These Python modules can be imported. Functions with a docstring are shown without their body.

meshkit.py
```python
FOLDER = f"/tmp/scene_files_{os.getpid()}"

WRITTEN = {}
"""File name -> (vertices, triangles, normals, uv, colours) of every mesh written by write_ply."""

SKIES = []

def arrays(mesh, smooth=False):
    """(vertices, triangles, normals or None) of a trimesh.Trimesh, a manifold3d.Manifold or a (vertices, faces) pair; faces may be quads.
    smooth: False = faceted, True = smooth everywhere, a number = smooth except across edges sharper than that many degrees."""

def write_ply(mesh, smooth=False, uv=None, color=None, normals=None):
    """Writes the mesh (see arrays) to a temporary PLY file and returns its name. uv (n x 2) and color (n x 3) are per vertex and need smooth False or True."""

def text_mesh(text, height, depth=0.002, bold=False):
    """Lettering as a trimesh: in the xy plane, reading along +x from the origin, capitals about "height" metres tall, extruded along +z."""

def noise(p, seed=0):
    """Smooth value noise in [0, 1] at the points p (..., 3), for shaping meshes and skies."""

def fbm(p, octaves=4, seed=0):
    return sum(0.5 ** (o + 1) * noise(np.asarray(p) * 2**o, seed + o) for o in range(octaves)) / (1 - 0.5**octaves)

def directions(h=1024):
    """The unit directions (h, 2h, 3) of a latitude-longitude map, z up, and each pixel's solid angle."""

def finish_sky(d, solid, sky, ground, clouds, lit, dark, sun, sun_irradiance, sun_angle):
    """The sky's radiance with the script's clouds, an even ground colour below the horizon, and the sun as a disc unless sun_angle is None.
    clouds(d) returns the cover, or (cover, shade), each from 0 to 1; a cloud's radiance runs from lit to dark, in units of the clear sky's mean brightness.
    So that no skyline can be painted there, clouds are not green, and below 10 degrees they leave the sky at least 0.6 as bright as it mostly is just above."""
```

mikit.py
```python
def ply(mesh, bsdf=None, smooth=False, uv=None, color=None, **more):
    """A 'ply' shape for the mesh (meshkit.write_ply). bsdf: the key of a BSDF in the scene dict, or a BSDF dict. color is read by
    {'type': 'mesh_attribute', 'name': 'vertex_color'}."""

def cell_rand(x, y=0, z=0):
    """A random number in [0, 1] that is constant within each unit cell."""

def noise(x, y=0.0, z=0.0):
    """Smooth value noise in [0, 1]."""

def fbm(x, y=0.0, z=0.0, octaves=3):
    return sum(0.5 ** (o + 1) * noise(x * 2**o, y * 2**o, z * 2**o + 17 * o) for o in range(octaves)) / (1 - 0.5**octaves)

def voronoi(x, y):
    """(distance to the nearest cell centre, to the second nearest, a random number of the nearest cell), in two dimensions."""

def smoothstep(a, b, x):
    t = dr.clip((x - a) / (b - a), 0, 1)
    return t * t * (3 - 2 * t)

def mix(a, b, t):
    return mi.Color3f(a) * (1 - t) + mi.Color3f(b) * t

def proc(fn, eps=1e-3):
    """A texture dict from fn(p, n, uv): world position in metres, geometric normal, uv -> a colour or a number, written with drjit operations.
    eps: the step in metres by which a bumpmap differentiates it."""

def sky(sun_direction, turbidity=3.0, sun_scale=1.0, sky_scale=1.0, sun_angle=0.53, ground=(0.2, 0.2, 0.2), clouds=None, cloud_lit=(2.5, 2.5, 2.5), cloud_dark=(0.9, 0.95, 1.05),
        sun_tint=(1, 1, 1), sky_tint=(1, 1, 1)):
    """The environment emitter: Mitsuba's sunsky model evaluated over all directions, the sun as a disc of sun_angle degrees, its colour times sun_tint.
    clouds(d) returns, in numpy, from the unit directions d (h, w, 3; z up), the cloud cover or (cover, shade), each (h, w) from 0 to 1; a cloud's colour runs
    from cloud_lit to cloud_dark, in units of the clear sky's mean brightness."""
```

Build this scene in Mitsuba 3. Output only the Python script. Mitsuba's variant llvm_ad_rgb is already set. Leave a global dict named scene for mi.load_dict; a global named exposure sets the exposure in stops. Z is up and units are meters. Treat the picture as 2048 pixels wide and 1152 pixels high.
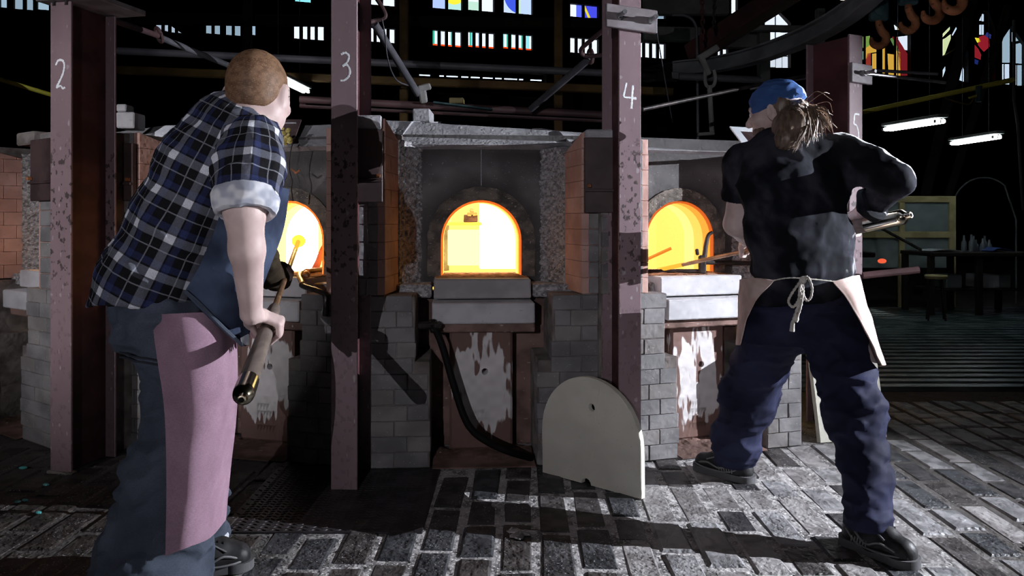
import math, random
import numpy as np, trimesh, manifold3d, shapely
import shapely.geometry as sg
import drjit as dr, mitsuba as mi
import mikit, meshkit
from mikit import proc, noise, fbm, voronoi, cell_rand, smoothstep, mix
T = mi.ScalarTransform4f
scene, labels = {}, {}
rng = random.Random(7)
nrg = np.random.RandomState(7)

# ------------------------------------------------------------------ camera, lights, exposure
F, CX, HY, CH = 1607.0, 1024.0, 440.0, 1.2          # focal length (px of 2048x1152), principal column, horizon row, eye height
scene['camera'] = {'type': 'perspective', 'fov': math.degrees(2 * math.atan(1024 / F)), 'fov_axis': 'x',
                   'principal_point_offset_x': 0.0, 'principal_point_offset_y': (576 - HY) / 1152,
                   'near_clip': 0.05, 'far_clip': 200.0,
                   'to_world': T().look_at(origin=[0, 0, CH], target=[0, 1, CH], up=[0, 0, 1])}
exposure = 0.0

def spot(key, pos, aim, rgb, cutoff, beam):
    scene[key] = {'type': 'spot', 'to_world': T().look_at(origin=list(pos), target=list(aim), up=[0, 0, 1]),
                  'intensity': {'type': 'rgb', 'value': list(rgb)}, 'cutoff_angle': float(cutoff), 'beam_width': float(beam), 'sampling_weight': 1.0}
spot('strobe_right', (4.8, 2.85, 1.9), (0.3, 3.25, 0.90), (148, 152, 164), 32, 16)     # the photographer's snooted side light
spot('strobe_front', (-0.9, -2.4, 1.75), (-0.2, 3.6, 1.55), (23, 22.3, 24), 26, 9)         # weaker light from behind the camera

spot('strobe_rim', (4.3, 6.0, 3.0), (1.42, 3.25, 1.40), (1900, 1950, 2080), 6.2, 4.6)          # hair light on the man in the cap
spot('strobe_left', (-3.4, -1.6, 2.0), (-2.25, 3.9, 1.30), (58, 56, 58), 14, 7)             # lifts the column at the left

def P(x, y, d):
    """the world point at depth d behind pixel (x, y)"""
    return np.array([(x - CX) / F * d, d, CH - (y - HY) / F * d])
def G(x, y, z=0.0):
    """the point of height z seen at pixel (x, y)"""
    d = (CH - z) * F / (y - HY)
    return P(x, y, d)

# ------------------------------------------------------------------ helpers
def nxt(key):
    if key not in scene and key not in labels: return key
    k = 1
    while f'{key}_{k:03d}' in scene or f'{key}_{k:03d}' in labels: k += 1
    return f'{key}_{k:03d}'
_taken = {}
def fresh(key):
    n = _taken.get(key, 0); _taken[key] = n + 1
    return key if n == 0 else f'{key}_{n:03d}'
def tag(key, label=None, cat=None, group=None, kind=None):
    d = labels.setdefault(key, {})
    for k, v in (('label', label), ('category', cat), ('group', group), ('kind', kind)):
        if v: d[k] = v
    return key
def thing(name, label, cat, group=None):
    return tag(fresh(name), label, cat, group)
def obj(name, mesh, m, parent=None, smooth=False, **kw):
    key = fresh(parent + '__' + name if parent else name)
    scene[key] = mikit.ply(mesh, m, smooth=smooth, **kw)
    return key
def struct(name, mesh, m, smooth=False, **kw):
    k = obj(name, mesh, m, None, smooth, **kw); tag(k, kind='structure'); return k
def cat(*ms):
    vs, fs, n = [], [], 0
    for m in ms:
        v, f = (m.vertices, m.faces) if hasattr(m, 'vertices') else m
        vs.append(np.asarray(v, float)); fs.append(np.asarray(f) + n); n += len(v)
    return trimesh.Trimesh(np.vstack(vs), np.vstack(fs), process=False)
def man2tri(m):
    q = m.to_mesh(); return trimesh.Trimesh(np.array(q.vert_properties[:, :3]), np.array(q.tri_verts), process=False)
def tri2man(m):
    return manifold3d.Manifold(manifold3d.Mesh(np.asarray(m.vertices, np.float32), np.asarray(m.faces, np.uint32)))
_cb = None
def cbox(x0, x1, y0, y1, z0, z1, b=0.004):
    """a chamfered box, 44 triangles"""
    global _cb
    if _cb is None:
        v = []
        for ax in range(3):
            for s in np.ndindex(2, 2, 2):
                s = np.array(s) * 2 - 1; e = s.astype(float).copy(); e[ax] *= 10; v.append(e)
        v = np.array(v); pts = np.where(np.abs(v) > 1, np.sign(v), v * 0.8)
        h = trimesh.convex.convex_hull(pts)
        idx = [int(np.argmin(np.abs(pts - q).sum(1))) for q in h.vertices]
        _cb = (v, np.array(idx)[h.faces])
    v, f = _cb
    h = np.array([x1 - x0, y1 - y0, z1 - z0]) / 2; c = np.array([x1 + x0, y1 + y0, z1 + z0]) / 2
    b = min(b, h.min() * 0.8)
    return trimesh.Trimesh(c + np.where(np.abs(v) > 1, np.sign(v) * h, np.sign(v) * (h - b)), f, process=False)
def move(m, M):
    m = m.copy() if hasattr(m, 'copy') else trimesh.Trimesh(*m, process=False)
    m.vertices = m.vertices @ M[:3, :3].T + M[:3, 3]; return m
def frame(o, x, y, z):
    M = np.eye(4); M[:3, 0], M[:3, 1], M[:3, 2], M[:3, 3] = x, y, z, o; return M
def unit(v):
    v = np.asarray(v, float); return v / (np.linalg.norm(v) + 1e-12)
def beam_frame(a, b, up=(0, 0, 1)):
    x = unit(np.subtract(b, a)); y = unit(np.cross(up, x)); return frame(a, x, y, np.cross(x, y))
def bar(a, b, w, h, bev=0.004, up=(0, 0, 1)):
    L = np.linalg.norm(np.subtract(b, a)); return move(cbox(0, L, -w / 2, w / 2, -h / 2, h / 2, bev), beam_frame(a, b, up))
def catmull(pts, n=8):
    p = np.asarray(pts, float); p = np.vstack([2 * p[0] - p[1], p, 2 * p[-1] - p[-2]]); out = []
    for i in range(1, len(p) - 2):
        for t in np.linspace(0, 1, n, endpoint=False):
            a, b, c, d = p[i - 1:i + 3]
            out.append(0.5 * (2 * b + (c - a) * t + (2 * a - 5 * b + 4 * c - d) * t * t + (3 * b - a - 3 * c + d) * t ** 3))
    return np.array(out + [p[-2]])
def tube(pts, r, n=10, closed=False):
    """a capped tube along pts; r a number or one per point"""
    p = np.asarray(pts, float); m = len(p); r = np.broadcast_to(np.asarray(r, float), (m,))
    t = np.gradient(p, axis=0); t /= np.linalg.norm(t, axis=1, keepdims=True) + 1e-12
    u = np.cross(t[0], [0.31, 0.17, 0.93]); u = unit(u); us = []
    for k in range(m):
        u = unit(u - t[k] * (u @ t[k])); us.append(u)
    us = np.array(us); w = np.cross(t, us); a = np.arange(n) * 2 * np.pi / n
    v = p[:, None] + r[:, None, None] * (np.cos(a)[None, :, None] * us[:, None] + np.sin(a)[None, :, None] * w[:, None])
    v = v.reshape(-1, 3); f = []
    i = np.arange(n); j = (i + 1) % n
    for k in range(m - 1):
        f += [np.stack([k * n + i, k * n + j, k * n + n + j], 1), np.stack([k * n + i, k * n + n + j, k * n + n + i], 1)]
    v = np.vstack([v, p[:1], p[-1:]])
    f += [np.stack([j, i, i * 0 + len(v) - 2], 1), np.stack([(m - 1) * n + i, (m - 1) * n + j, i * 0 + len(v) - 1], 1)]
    return trimesh.Trimesh(v, np.vstack(f), process=False)
def rod(a, b, r, n=10, r2=None):
    return tube([a, b], [r, r if r2 is None else r2], n)
def lathe_on(a, b, prof, n=20):
    """profile [(t along a-b in metres, radius)] turned about the axis a-b"""
    a = np.asarray(a, float); d = unit(np.subtract(b, a)); u = unit(np.cross(d, [0.31, 0.17, 0.93])); w = np.cross(d, u)
    ang = np.arange(n) * 2 * np.pi / n; ring = np.cos(ang)[:, None] * u + np.sin(ang)[:, None] * w
    v = np.vstack([a + d * t + ring * r for t, r in prof]); f = []; i = np.arange(n); j = (i + 1) % n
    for k in range(len(prof) - 1):
        f += [np.stack([k * n + i, k * n + j, k * n + n + j], 1), np.stack([k * n + i, k * n + n + j, k * n + n + i], 1)]
    m = len(prof); v = np.vstack([v, [a + d * prof[0][0], a + d * prof[-1][0]]])
    f += [np.stack([j, i, i * 0 + m * n], 1), np.stack([(m - 1) * n + i, (m - 1) * n + j, i * 0 + m * n + 1], 1)]
    return trimesh.Trimesh(v, np.vstack(f), process=False)
def extrude(poly, depth):
    return trimesh.creation.extrude_polygon(poly, depth, engine='earcut')
def sheet(g, th):
    """a closed cloth of thickness th over the point grid g (n, m, 3)"""
    g = np.asarray(g, float); n, m = g.shape[:2]
    nn = np.cross(np.gradient(g, axis=0), np.gradient(g, axis=1)); nn /= np.linalg.norm(nn, axis=2, keepdims=True) + 1e-12
    a, b = (g + nn * th / 2).reshape(-1, 3), (g - nn * th / 2).reshape(-1, 3)
    I = np.arange(n * m).reshape(n, m); q = np.stack([I[:-1, :-1], I[1:, :-1], I[1:, 1:], I[:-1, 1:]], -1).reshape(-1, 4)
    f = np.vstack([q[:, [0, 1, 2]], q[:, [0, 2, 3]]]); N = n * m
    rim = np.concatenate([I[0, :-1], I[:-1, -1], I[-1, :0:-1], I[:0:-1, 0]]); r2 = np.roll(rim, -1)
    f = np.vstack([f, f[:, ::-1] + N, np.stack([rim, r2, r2 + N], 1), np.stack([rim, r2 + N, rim + N], 1)])
    return trimesh.Trimesh(np.vstack([a, b]), f, process=False)
def lerp_grid(rows, n, m):
    """a smooth grid through rows of control points (all rows of one length)"""
    rows = [catmull(r, 8) for r in rows]
    rows = [np.array([np.interp(np.linspace(0, len(r) - 1, m), np.arange(len(r)), r[:, k]) for k in range(3)]).T for r in rows]
    cols = [catmull([r[j] for r in rows], 8) for j in range(m)]
    return np.stack([np.array([np.interp(np.linspace(0, len(c) - 1, n), np.arange(len(c)), c[:, k]) for k in range(3)]).T for c in cols], 1)

# ---- implicit bodies: signed distances joined smoothly, meshed with surface nets
def surface_nets(fn, lo, hi, h):
    lo, hi = np.asarray(lo, float), np.asarray(hi, float)
    ns = np.ceil((hi - lo) / h).astype(int) + 1
    ax = [lo[k] + h * np.arange(ns[k]) for k in range(3)]
    B = 8; nb = -(-ns // B); g = np.empty(tuple(nb * B), np.float32)
    C = np.stack(np.meshgrid(*[lo[k] + h * (np.arange(nb[k]) * B + (B - 1) / 2) for k in range(3)], indexing='ij'), -1).reshape(-1, 3).astype(np.float32)
    dc = fn(C); on = np.nonzero(np.abs(dc) < B * h * 1.35 + .015)[0]
    g6 = g.reshape(nb[0], B, nb[1], B, nb[2], B).transpose(0, 2, 4, 1, 3, 5)      # a view by blocks
    bi = np.stack(np.unravel_index(np.arange(len(C)), tuple(nb)), 1)
    g6[...] = np.where(dc < 0, -1.0, 1.0).astype(np.float32).reshape(tuple(nb))[..., None, None, None]
    loc = np.stack(np.meshgrid(*[h * np.arange(B)] * 3, indexing='ij'), -1).reshape(-1, 3)
    for i0 in range(0, len(on), 400):
        sel = on[i0:i0 + 400]; X = (lo + bi[sel] * B * h)[:, None] + loc
        g6[bi[sel, 0], bi[sel, 1], bi[sel, 2]] = fn(X.reshape(-1, 3).astype(np.float32)).reshape(-1, B, B, B)
    g = np.ascontiguousarray(g[:ns[0], :ns[1], :ns[2]])
    s = g < 0
    c = sum(s[a:ns[0] - 1 + a, b:ns[1] - 1 + b, d:ns[2] - 1 + d].astype(np.int8) for a, b, d in np.ndindex(2, 2, 2))
    act = np.argwhere((c > 0) & (c < 8)); idx = np.full(tuple(ns - 1), -1, np.int64); idx[tuple(act.T)] = np.arange(len(act))
    acc, cnt = np.zeros((len(act), 3)), np.zeros(len(act))
    cor = list(np.ndindex(2, 2, 2))
    for a in cor:
        for k in range(3):
            if a[k]: continue
            b = list(a); b[k] = 1
            va, vb = g[tuple((act + a).T)], g[tuple((act + b).T)]
            m = (va < 0) != (vb < 0); t = np.where(m, va / np.where(m, va - vb, 1), 0)
            p = np.tile(np.array(a, float), (len(act), 1)); p[:, k] += t
            acc += np.where(m[:, None], p, 0); cnt += m
    v = lo + (act + acc / cnt[:, None]) * h
    faces = []
    for k in range(3):
        o = [j for j in range(3) if j != k]
        sl0, sl1 = [slice(None)] * 3, [slice(None)] * 3; sl0[k], sl1[k] = slice(0, -1), slice(1, None)
        e = np.argwhere(s[tuple(sl0)] != s[tuple(sl1)])
        e = e[(e[:, o[0]] > 0) & (e[:, o[1]] > 0) & (e[:, o[0]] < ns[o[0]] - 1) & (e[:, o[1]] < ns[o[1]] - 1)]
        def at(da, db):
            q = e.copy(); q[:, o[0]] -= da; q[:, o[1]] -= db; return idx[tuple(q.T)]
        q = np.stack([at(1, 1), at(0, 1), at(0, 0), at(1, 0)], 1)
        flip = s[tuple(e.T)] == (k == 1)
        q = np.where(flip[:, None], q[:, ::-1], q); faces.append(q)
    q = np.vstack(faces); q = q[(q >= 0).all(1)]
    m = trimesh.Trimesh(v, np.vstack([q[:, [0, 1, 2]], q[:, [0, 2, 3]]]), process=False)
    return m
def smin(a, b, k):
    h = np.clip(0.5 + 0.5 * (b - a) / k, 0, 1); return b + (a - b) * h - k * h * (1 - h)
def smax(a, b, k): return -smin(-a, -b, k)
def cap(p, a, b, ra, rb, w=None, s=1.0):
    """tapered capsule; along the unit direction w it is s times as wide"""
    a, b = np.asarray(a, np.float32), np.asarray(b, np.float32); ab = b - a
    t = np.clip(((p - a) @ ab) / max(float(ab @ ab), 1e-9), 0, 1)[:, None]
    d = p - a - t * ab
    if w is not None:
        w = np.asarray(w, np.float32); q = (d @ w)[:, None]; d = d + (1 / s - 1) * q * w
    return np.linalg.norm(d, axis=1) - (ra + (rb - ra) * t[:, 0])
def ell(p, c, R, r):
    """ellipsoid with axes as rows of R and radii r"""
    q = (p - np.asarray(c, np.float32)) @ np.asarray(R, np.float32).T; r = np.asarray(r, np.float32)
    k0 = np.linalg.norm(q / r, axis=1); k1 = np.linalg.norm(q / r ** 2, axis=1)
    return k0 * (k0 - 1) / np.maximum(k1, 1e-6)
def chain(p, pts, rad, k=0.03, w=None, s=1.0):
    d = None
    for i in range(len(pts) - 1):
        c = cap(p, pts[i], pts[i + 1], rad[i], rad[i + 1], w, s); d = c if d is None else smin(d, c, k)
    return d
def fit(fn, pts, pad, h, smooth_n=0):
    pts = np.asarray(pts, float); m = surface_nets(fn, pts.min(0) - pad, pts.max(0) + pad, h)
    if smooth_n: trimesh.smoothing.filter_taubin(m, iterations=smooth_n)
    return m
fnoise = meshkit.fbm

# ------------------------------------------------------------------ materials
def mat(key, col, rough=0.7, metal=0.0, spec=0.4, bump=None, bscale=1.0, eps=1e-3, **kw):
    c = proc(col) if callable(col) else {'type': 'rgb', 'value': list(col)}
    d = {'type': 'principled', 'base_color': c, 'roughness': proc(rough) if callable(rough) else float(rough), 'metallic': float(metal), 'specular': float(spec), **kw}
    if bump is not None:
        d = {'type': 'bumpmap', 'arbitrary': proc(bump, eps), 'scale': float(bscale), 'bsdf': d}
    scene[key] = d
def mottled(a, b, f=6.0, speck=None, fs=120.0, th=0.75, o=4):
    def fn(p, n, uv):
        c = mix(a, b, smoothstep(0.3, 0.7, fbm(p.x * f, p.y * f, p.z * f, o)))
        if speck is not None:
            c = mix(c, speck, smoothstep(th, th + 0.12, noise(p.x * fs, p.y * fs, p.z * fs)))
        return c
    return fn
def grit(f, o=3):
    return lambda p, n, uv: fbm(p.x * f, p.y * f, p.z * f, o)

_pale_joint = mottled((.12, .115, .115), (.36, .35, .35), 26, (.52, .51, .50), 160, .66)
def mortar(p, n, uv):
    # joints darken outwards from the middle niche: light falloff painted in, with some dirt
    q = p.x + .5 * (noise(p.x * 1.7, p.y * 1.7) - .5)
    return mix((.045, .040, .037), _pale_joint(p, n, uv), smoothstep(-1.25, -.75, q) * smoothstep(1.75, 1.2, q) * .92 + .08)
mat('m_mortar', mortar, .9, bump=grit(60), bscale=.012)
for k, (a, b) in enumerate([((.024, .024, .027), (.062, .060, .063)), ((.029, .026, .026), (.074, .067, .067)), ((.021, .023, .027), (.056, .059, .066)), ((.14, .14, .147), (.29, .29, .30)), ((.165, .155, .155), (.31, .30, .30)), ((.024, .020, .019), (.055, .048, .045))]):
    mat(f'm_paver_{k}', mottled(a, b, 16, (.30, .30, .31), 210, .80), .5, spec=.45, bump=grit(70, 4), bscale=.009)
mat('m_plank', mottled((.035, .055, .055), (.085, .115, .115), 5), .30, spec=.8)
scene['m_dark'] = {'type': 'diffuse', 'reflectance': {'type': 'rgb', 'value': [.012, .011, .012]}}
scene['m_roof'] = {'type': 'diffuse', 'reflectance': {'type': 'rgb', 'value': [.010, .009, .010]}}
mat('m_timber', mottled((.010, .007, .006), (.022, .016, .013), 3), .85)
for k, (a, b) in enumerate([((.135, .132, .137), (.21, .203, .208)), ((.12, .116, .122), (.19, .184, .188)), ((.148, .138, .135), (.215, .204, .20))]):
    mat(f'm_brick_{k}', mottled(a, b, 9, (.40, .39, .38), 140, .86), .85, bump=grit(55), bscale=.006)
for k, (a, b) in enumerate([((.40, .24, .20), (.52, .34, .29)), ((.37, .22, .185), (.49, .31, .27))]):
    mat(f'm_warm_brick_{k}', mottled(a, b, 7, (.22, .15, .13), 90, .88), .85, bump=grit(50), bscale=.006)
mat('m_core', mottled((.10, .085, .08), (.20, .18, .17), 12), .95, bump=grit(40), bscale=.012)
mat('m_white_block', mottled((.38, .38, .40), (.50, .50, .52), 7, (.36, .34, .34), 75, .87), .8, bump=grit(45), bscale=.004)
mat('m_grey_block', mottled((.27, .265, .27), (.37, .36, .37), 8, (.24, .23, .23), 75, .87), .8, bump=grit(45), bscale=.004)
mat('m_slab', mottled((.22, .22, .235), (.34, .34, .36), 8, (.5, .5, .52), 190, .78), .75, bump=grit(80), bscale=.006)
def sooty(p, n, uv):
    # uv = metres across and up the niche: soot round the hole, darker under the hood and in the top corners
    zz = dr.maximum(uv.y - 1.089, 0); d = dr.sqrt(uv.x * uv.x + zz * zz) - .219 + .05 * (noise(p.x * 9, p.y * 9, p.z * 9) - .5)
    c = mix((.075, .072, .074), (.155, .15, .153), smoothstep(.3, .7, fbm(p.x * 6, p.y * 6, p.z * 6, 3)))
    c = mix(c, (.30, .30, .31), smoothstep(.84, .94, noise(p.x * 170, p.y * 170, p.z * 170)))
    s_ = smoothstep(.20, .05, d) + .9 * smoothstep(1.50, 1.62, uv.y + .10 * noise(p.x * 5, p.y * 5, 3.)) + .8 * smoothstep(.27, .42, dr.abs(uv.x)) * smoothstep(1.25, 1.5, uv.y)
    return mix(c, (.022, .020, .020), dr.minimum(s_ * .85, .9))
mat('m_arch_wall', sooty, .7, bump=grit(60), bscale=.006)
mat('m_stucco', mottled((.16, .158, .165), (.42, .415, .43), 70, (.70, .70, .72), 150, .76), .5, spec=.6, bump=grit(90, 3), bscale=.016)
mat('m_arch_rim', mottled((.06, .055, .05), (.16, .14, .12), 18, (.30, .27, .24), 120, .8), .85, bump=grit(60), bscale=.01)
mat('m_slag', mottled((.10, .05, .03), (.26, .14, .09), 40), .8, bump=grit(60), bscale=.01)
def flaked(p, n, uv):
    f = fbm(p.x * 16, p.y * 16, p.z * 4.5, 4) * .72 + noise(p.x * 75, p.y * 75, p.z * 14) * .28
    return mix((.15, .088, .074), mix((.50, .48, .48), (.64, .62, .62), noise(p.x * 30, p.y * 30, p.z * 30)), smoothstep(.50, .56, f + uv.x - .5))
mat('m_flaked', flaked, .75, bump=grit(40), bscale=.006)
mat('m_terra', mottled((.10, .062, .052), (.22, .14, .12), 9, (.36, .31, .29), 60, .85), .9, bump=grit(35), bscale=.012)
def steel_col(p, n, uv):
    c = mix((.16, .108, .122), (.22, .152, .167), fbm(p.x * 9, p.y * 9, p.z * 2.5, 4))
    rust = smoothstep(.58, .70, fbm(p.x * 70, p.y * 70, p.z * 38, 3)) * smoothstep(1.66, 1.45, p.z) * (.25 + .75 * smoothstep(.75, 1.05, p.z))
    c = mix(c, (.045, .03, .03), rust)
    return mix(c, (.42, .40, .41), smoothstep(.84, .92, noise(p.x * 90, p.y * 90, p.z * 26 + 40)) * .4)
mat('m_column', steel_col, .55, spec=.5)
mat('m_column_web', mottled((.040, .014, .017), (.075, .030, .034), 7), .6, spec=.3)  # shade between the flanges is put into this darker maroon
mat('m_plate', mottled((.035, .022, .024), (.07, .045, .045), 6), .55, spec=.4)
mat('m_bracket', mottled((.16, .14, .15), (.24, .22, .235), 12), .5, spec=.5)
mat('m_iron', mottled((.020, .018, .018), (.05, .042, .04), 20), .45, metal=.4)
mat('m_bolt', mottled((.20, .20, .21), (.34, .34, .35), 40), .35, metal=.7)
mat('m_chalk', (.72, .76, .78), .95, spec=.1)
mat('m_board', mottled((.54, .53, .46), (.62, .61, .53), 6, (.46, .45, .40), 110, .86), .85, bump=grit(90), bscale=.003)
mat('m_black', (.004, .004, .004), .9, spec=.1)
mat('m_hose', (.006, .006, .007), .7, spec=.12)
mat('m_checker', mottled((.035, .032, .036), (.06, .055, .06), 14), .42, metal=.5)
mat('m_brass', (.52, .46, .34), .18, metal=1.0)
mat('m_wood', lambda p, n, uv: mix((.055, .043, .038), (.17, .135, .118), fbm(p.x * 60, p.y * 9, p.z * 22, 4)), .55)
mat('m_pipe_steel', mottled((.30, .17, .10), (.5, .3, .18), 20), .4, metal=.8)
mat('m_skin', mottled((.50, .37, .345), (.58, .45, .42), 14), .5, spec=.35)
mat('m_hair_ginger', mottled((.115, .060, .032), (.185, .105, .060), 70, (.26, .16, .10), 420, .68), .6, spec=.3)
mat('m_hair_brown', lambda p, n, uv: mix((.06, .040, .029), (.20, .145, .105), noise(p.x * 190, p.y * 60, p.z * 25)), .45, spec=.5)
mat('m_eye', (.7, .7, .7), .2)
def plaid(p, n, uv):
    W = .108
    def bands(t):
        t = t / W; t = t - dr.floor(t)
        return smoothstep(.02, .04, t) * smoothstep(.27, .25, t), smoothstep(.30, .32, t) * smoothstep(.50, .48, t), smoothstep(.74, .75, t) * smoothstep(.785, .775, t)
    a1, a2, a3 = bands(uv.x); b1, b2, b3 = bands(uv.y)
    c = mi.Color3f(.008, .008, .010)
    c = c + mi.Color3f(.009, .013, .042) * (a2 + b2)
    c = c + mi.Color3f(.085, .09, .11) * (a1 + b1) + mi.Color3f(.36, .37, .38) * a1 * b1 * 1.2
    c = c + mi.Color3f(.13, .135, .15) * dr.maximum(a3, b3)
    return c * (.75 + .5 * noise(uv.x * 900, uv.y * 900))
mat('m_plaid', plaid, .9, spec=.15)
mat('m_plaid_cuff', lambda p, n, uv: mix((.34, .36, .42), (.60, .61, .64), smoothstep(.3, .7, noise(p.x * 45, p.y * 45, p.z * 45))), .9, spec=.15)
mat('m_shirt_inside', mottled((.022, .03, .055), (.055, .075, .125), 9), .9, spec=.15)
def denim(p, n, uv):
    return mix((.020, .028, .040), (.085, .10, .135), fbm(p.x * 9, p.y * 9, p.z * 6, 4)) * (.8 + .4 * noise(p.x * 500, p.y * 500, p.z * 500))
mat('m_denim', denim, .9, spec=.15)
mat('m_denim_seam', (.018, .022, .03), .9)
mat('m_apron_mauve', lambda p, n, uv: mix((.20, .125, .165), (.29, .19, .245), fbm(p.x * 22, p.y * 22, p.z * 14, 4)) * (.85 + .3 * noise(p.x * 420, p.y * 420, p.z * 420)), .95, spec=.1)
mat('m_apron_tan', mottled((.46, .34, .30), (.58, .46, .42), 12), .9, spec=.15)
mat('m_shirt_dark', lambda p, n, uv: mix((.004, .005, .008), (.034, .036, .048), smoothstep(.42, .72, fbm(p.x * 9 + p.z * 4, p.y * 9, p.z * 6, 5))), .85, spec=.12)
mat('m_navy', mottled((.012, .0135, .030), (.026, .029, .062), 6), .7, spec=.08)
mat('m_cap', mottled((.035, .085, .24), (.055, .125, .33), 12), .85, spec=.2)
mat('m_rope', mottled((.5, .47, .42), (.66, .63, .58), 50), .9)
mat('m_shoe', mottled((.012, .012, .013), (.028, .028, .030), 20), .5, spec=.3)
mat('m_sole', (.09, .09, .095), .7)
mat('m_shoe_trim', (.15, .15, .155), .5)
mat('m_mitt', mottled((.018, .013, .008), (.04, .03, .019), 15), .85, spec=.15)
mat('m_rust', mottled((.20, .075, .03), (.42, .17, .075), 14, (.1, .05, .03), 60, .8), .75, bump=grit(50), bscale=.006)
mat('m_teal_paint', mottled((.02, .055, .06), (.05, .10, .105), 9), .6)
mat('m_rail', mottled((.09, .098, .105), (.17, .18, .19), 5), .6)
mat('m_grey_beam', mottled((.16, .16, .155), (.27, .27, .26), 3), .8)
mat('m_red_beam', mottled((.03, .010, .010), (.07, .022, .02), 4), .7)
mat('m_pipe_grey', mottled((.06, .06, .07), (.11, .11, .125), 4), .55)
mat('m_pipe_red', mottled((.055, .03, .032), (.095, .05, .052), 4), .6)
mat('m_yellow', mottled((.46, .42, .04), (.62, .57, .08), 6), .6)
mat('m_ochre', mottled((.10, .055, .02), (.17, .10, .035), 3), .8)
mat('m_board_frame', mottled((.33, .28, .13), (.45, .39, .2), 8), .7)
mat('m_board_panel', mottled((.16, .20, .20), (.22, .26, .26), 4), .8)
mat('m_paper', (.62, .66, .70), .8)
mat('m_tin', (.55, .56, .58), .3, metal=.9)
mat('m_yellow_lump', mottled((.42, .36, .10), (.6, .52, .2), 60), .8)
mat('m_teal_glass', (.10, .42, .42), .15, spec=.8)
mat('m_blue_cloth', (.02, .04, .14), .9)
scene['m_glass'] = {'type': 'roughplastic', 'diffuse_reflectance': {'type': 'rgb', 'value': [.16, .18, .2]}, 'alpha': .08}
scene['m_clear_glass'] = {'type': 'dielectric', 'int_ior': 1.5}
_em = {}
def glow(rgb, weight=.02):
    return {'type': 'area', 'radiance': proc(rgb) if callable(rgb) else {'type': 'rgb', 'value': [float(x) for x in rgb]}, 'sampling_weight': float(weight) * .025}

# ------------------------------------------------------------------ the hall: floor, far walls, roof
floor_z = 0.0
struct('floor', cat(cbox(-7.2, 9, -6, 5.65, -.25, -.0055, .01), cbox(-16, 30, 5.4, 34, -.35, -.05, .01)), 'm_mortar')
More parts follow.
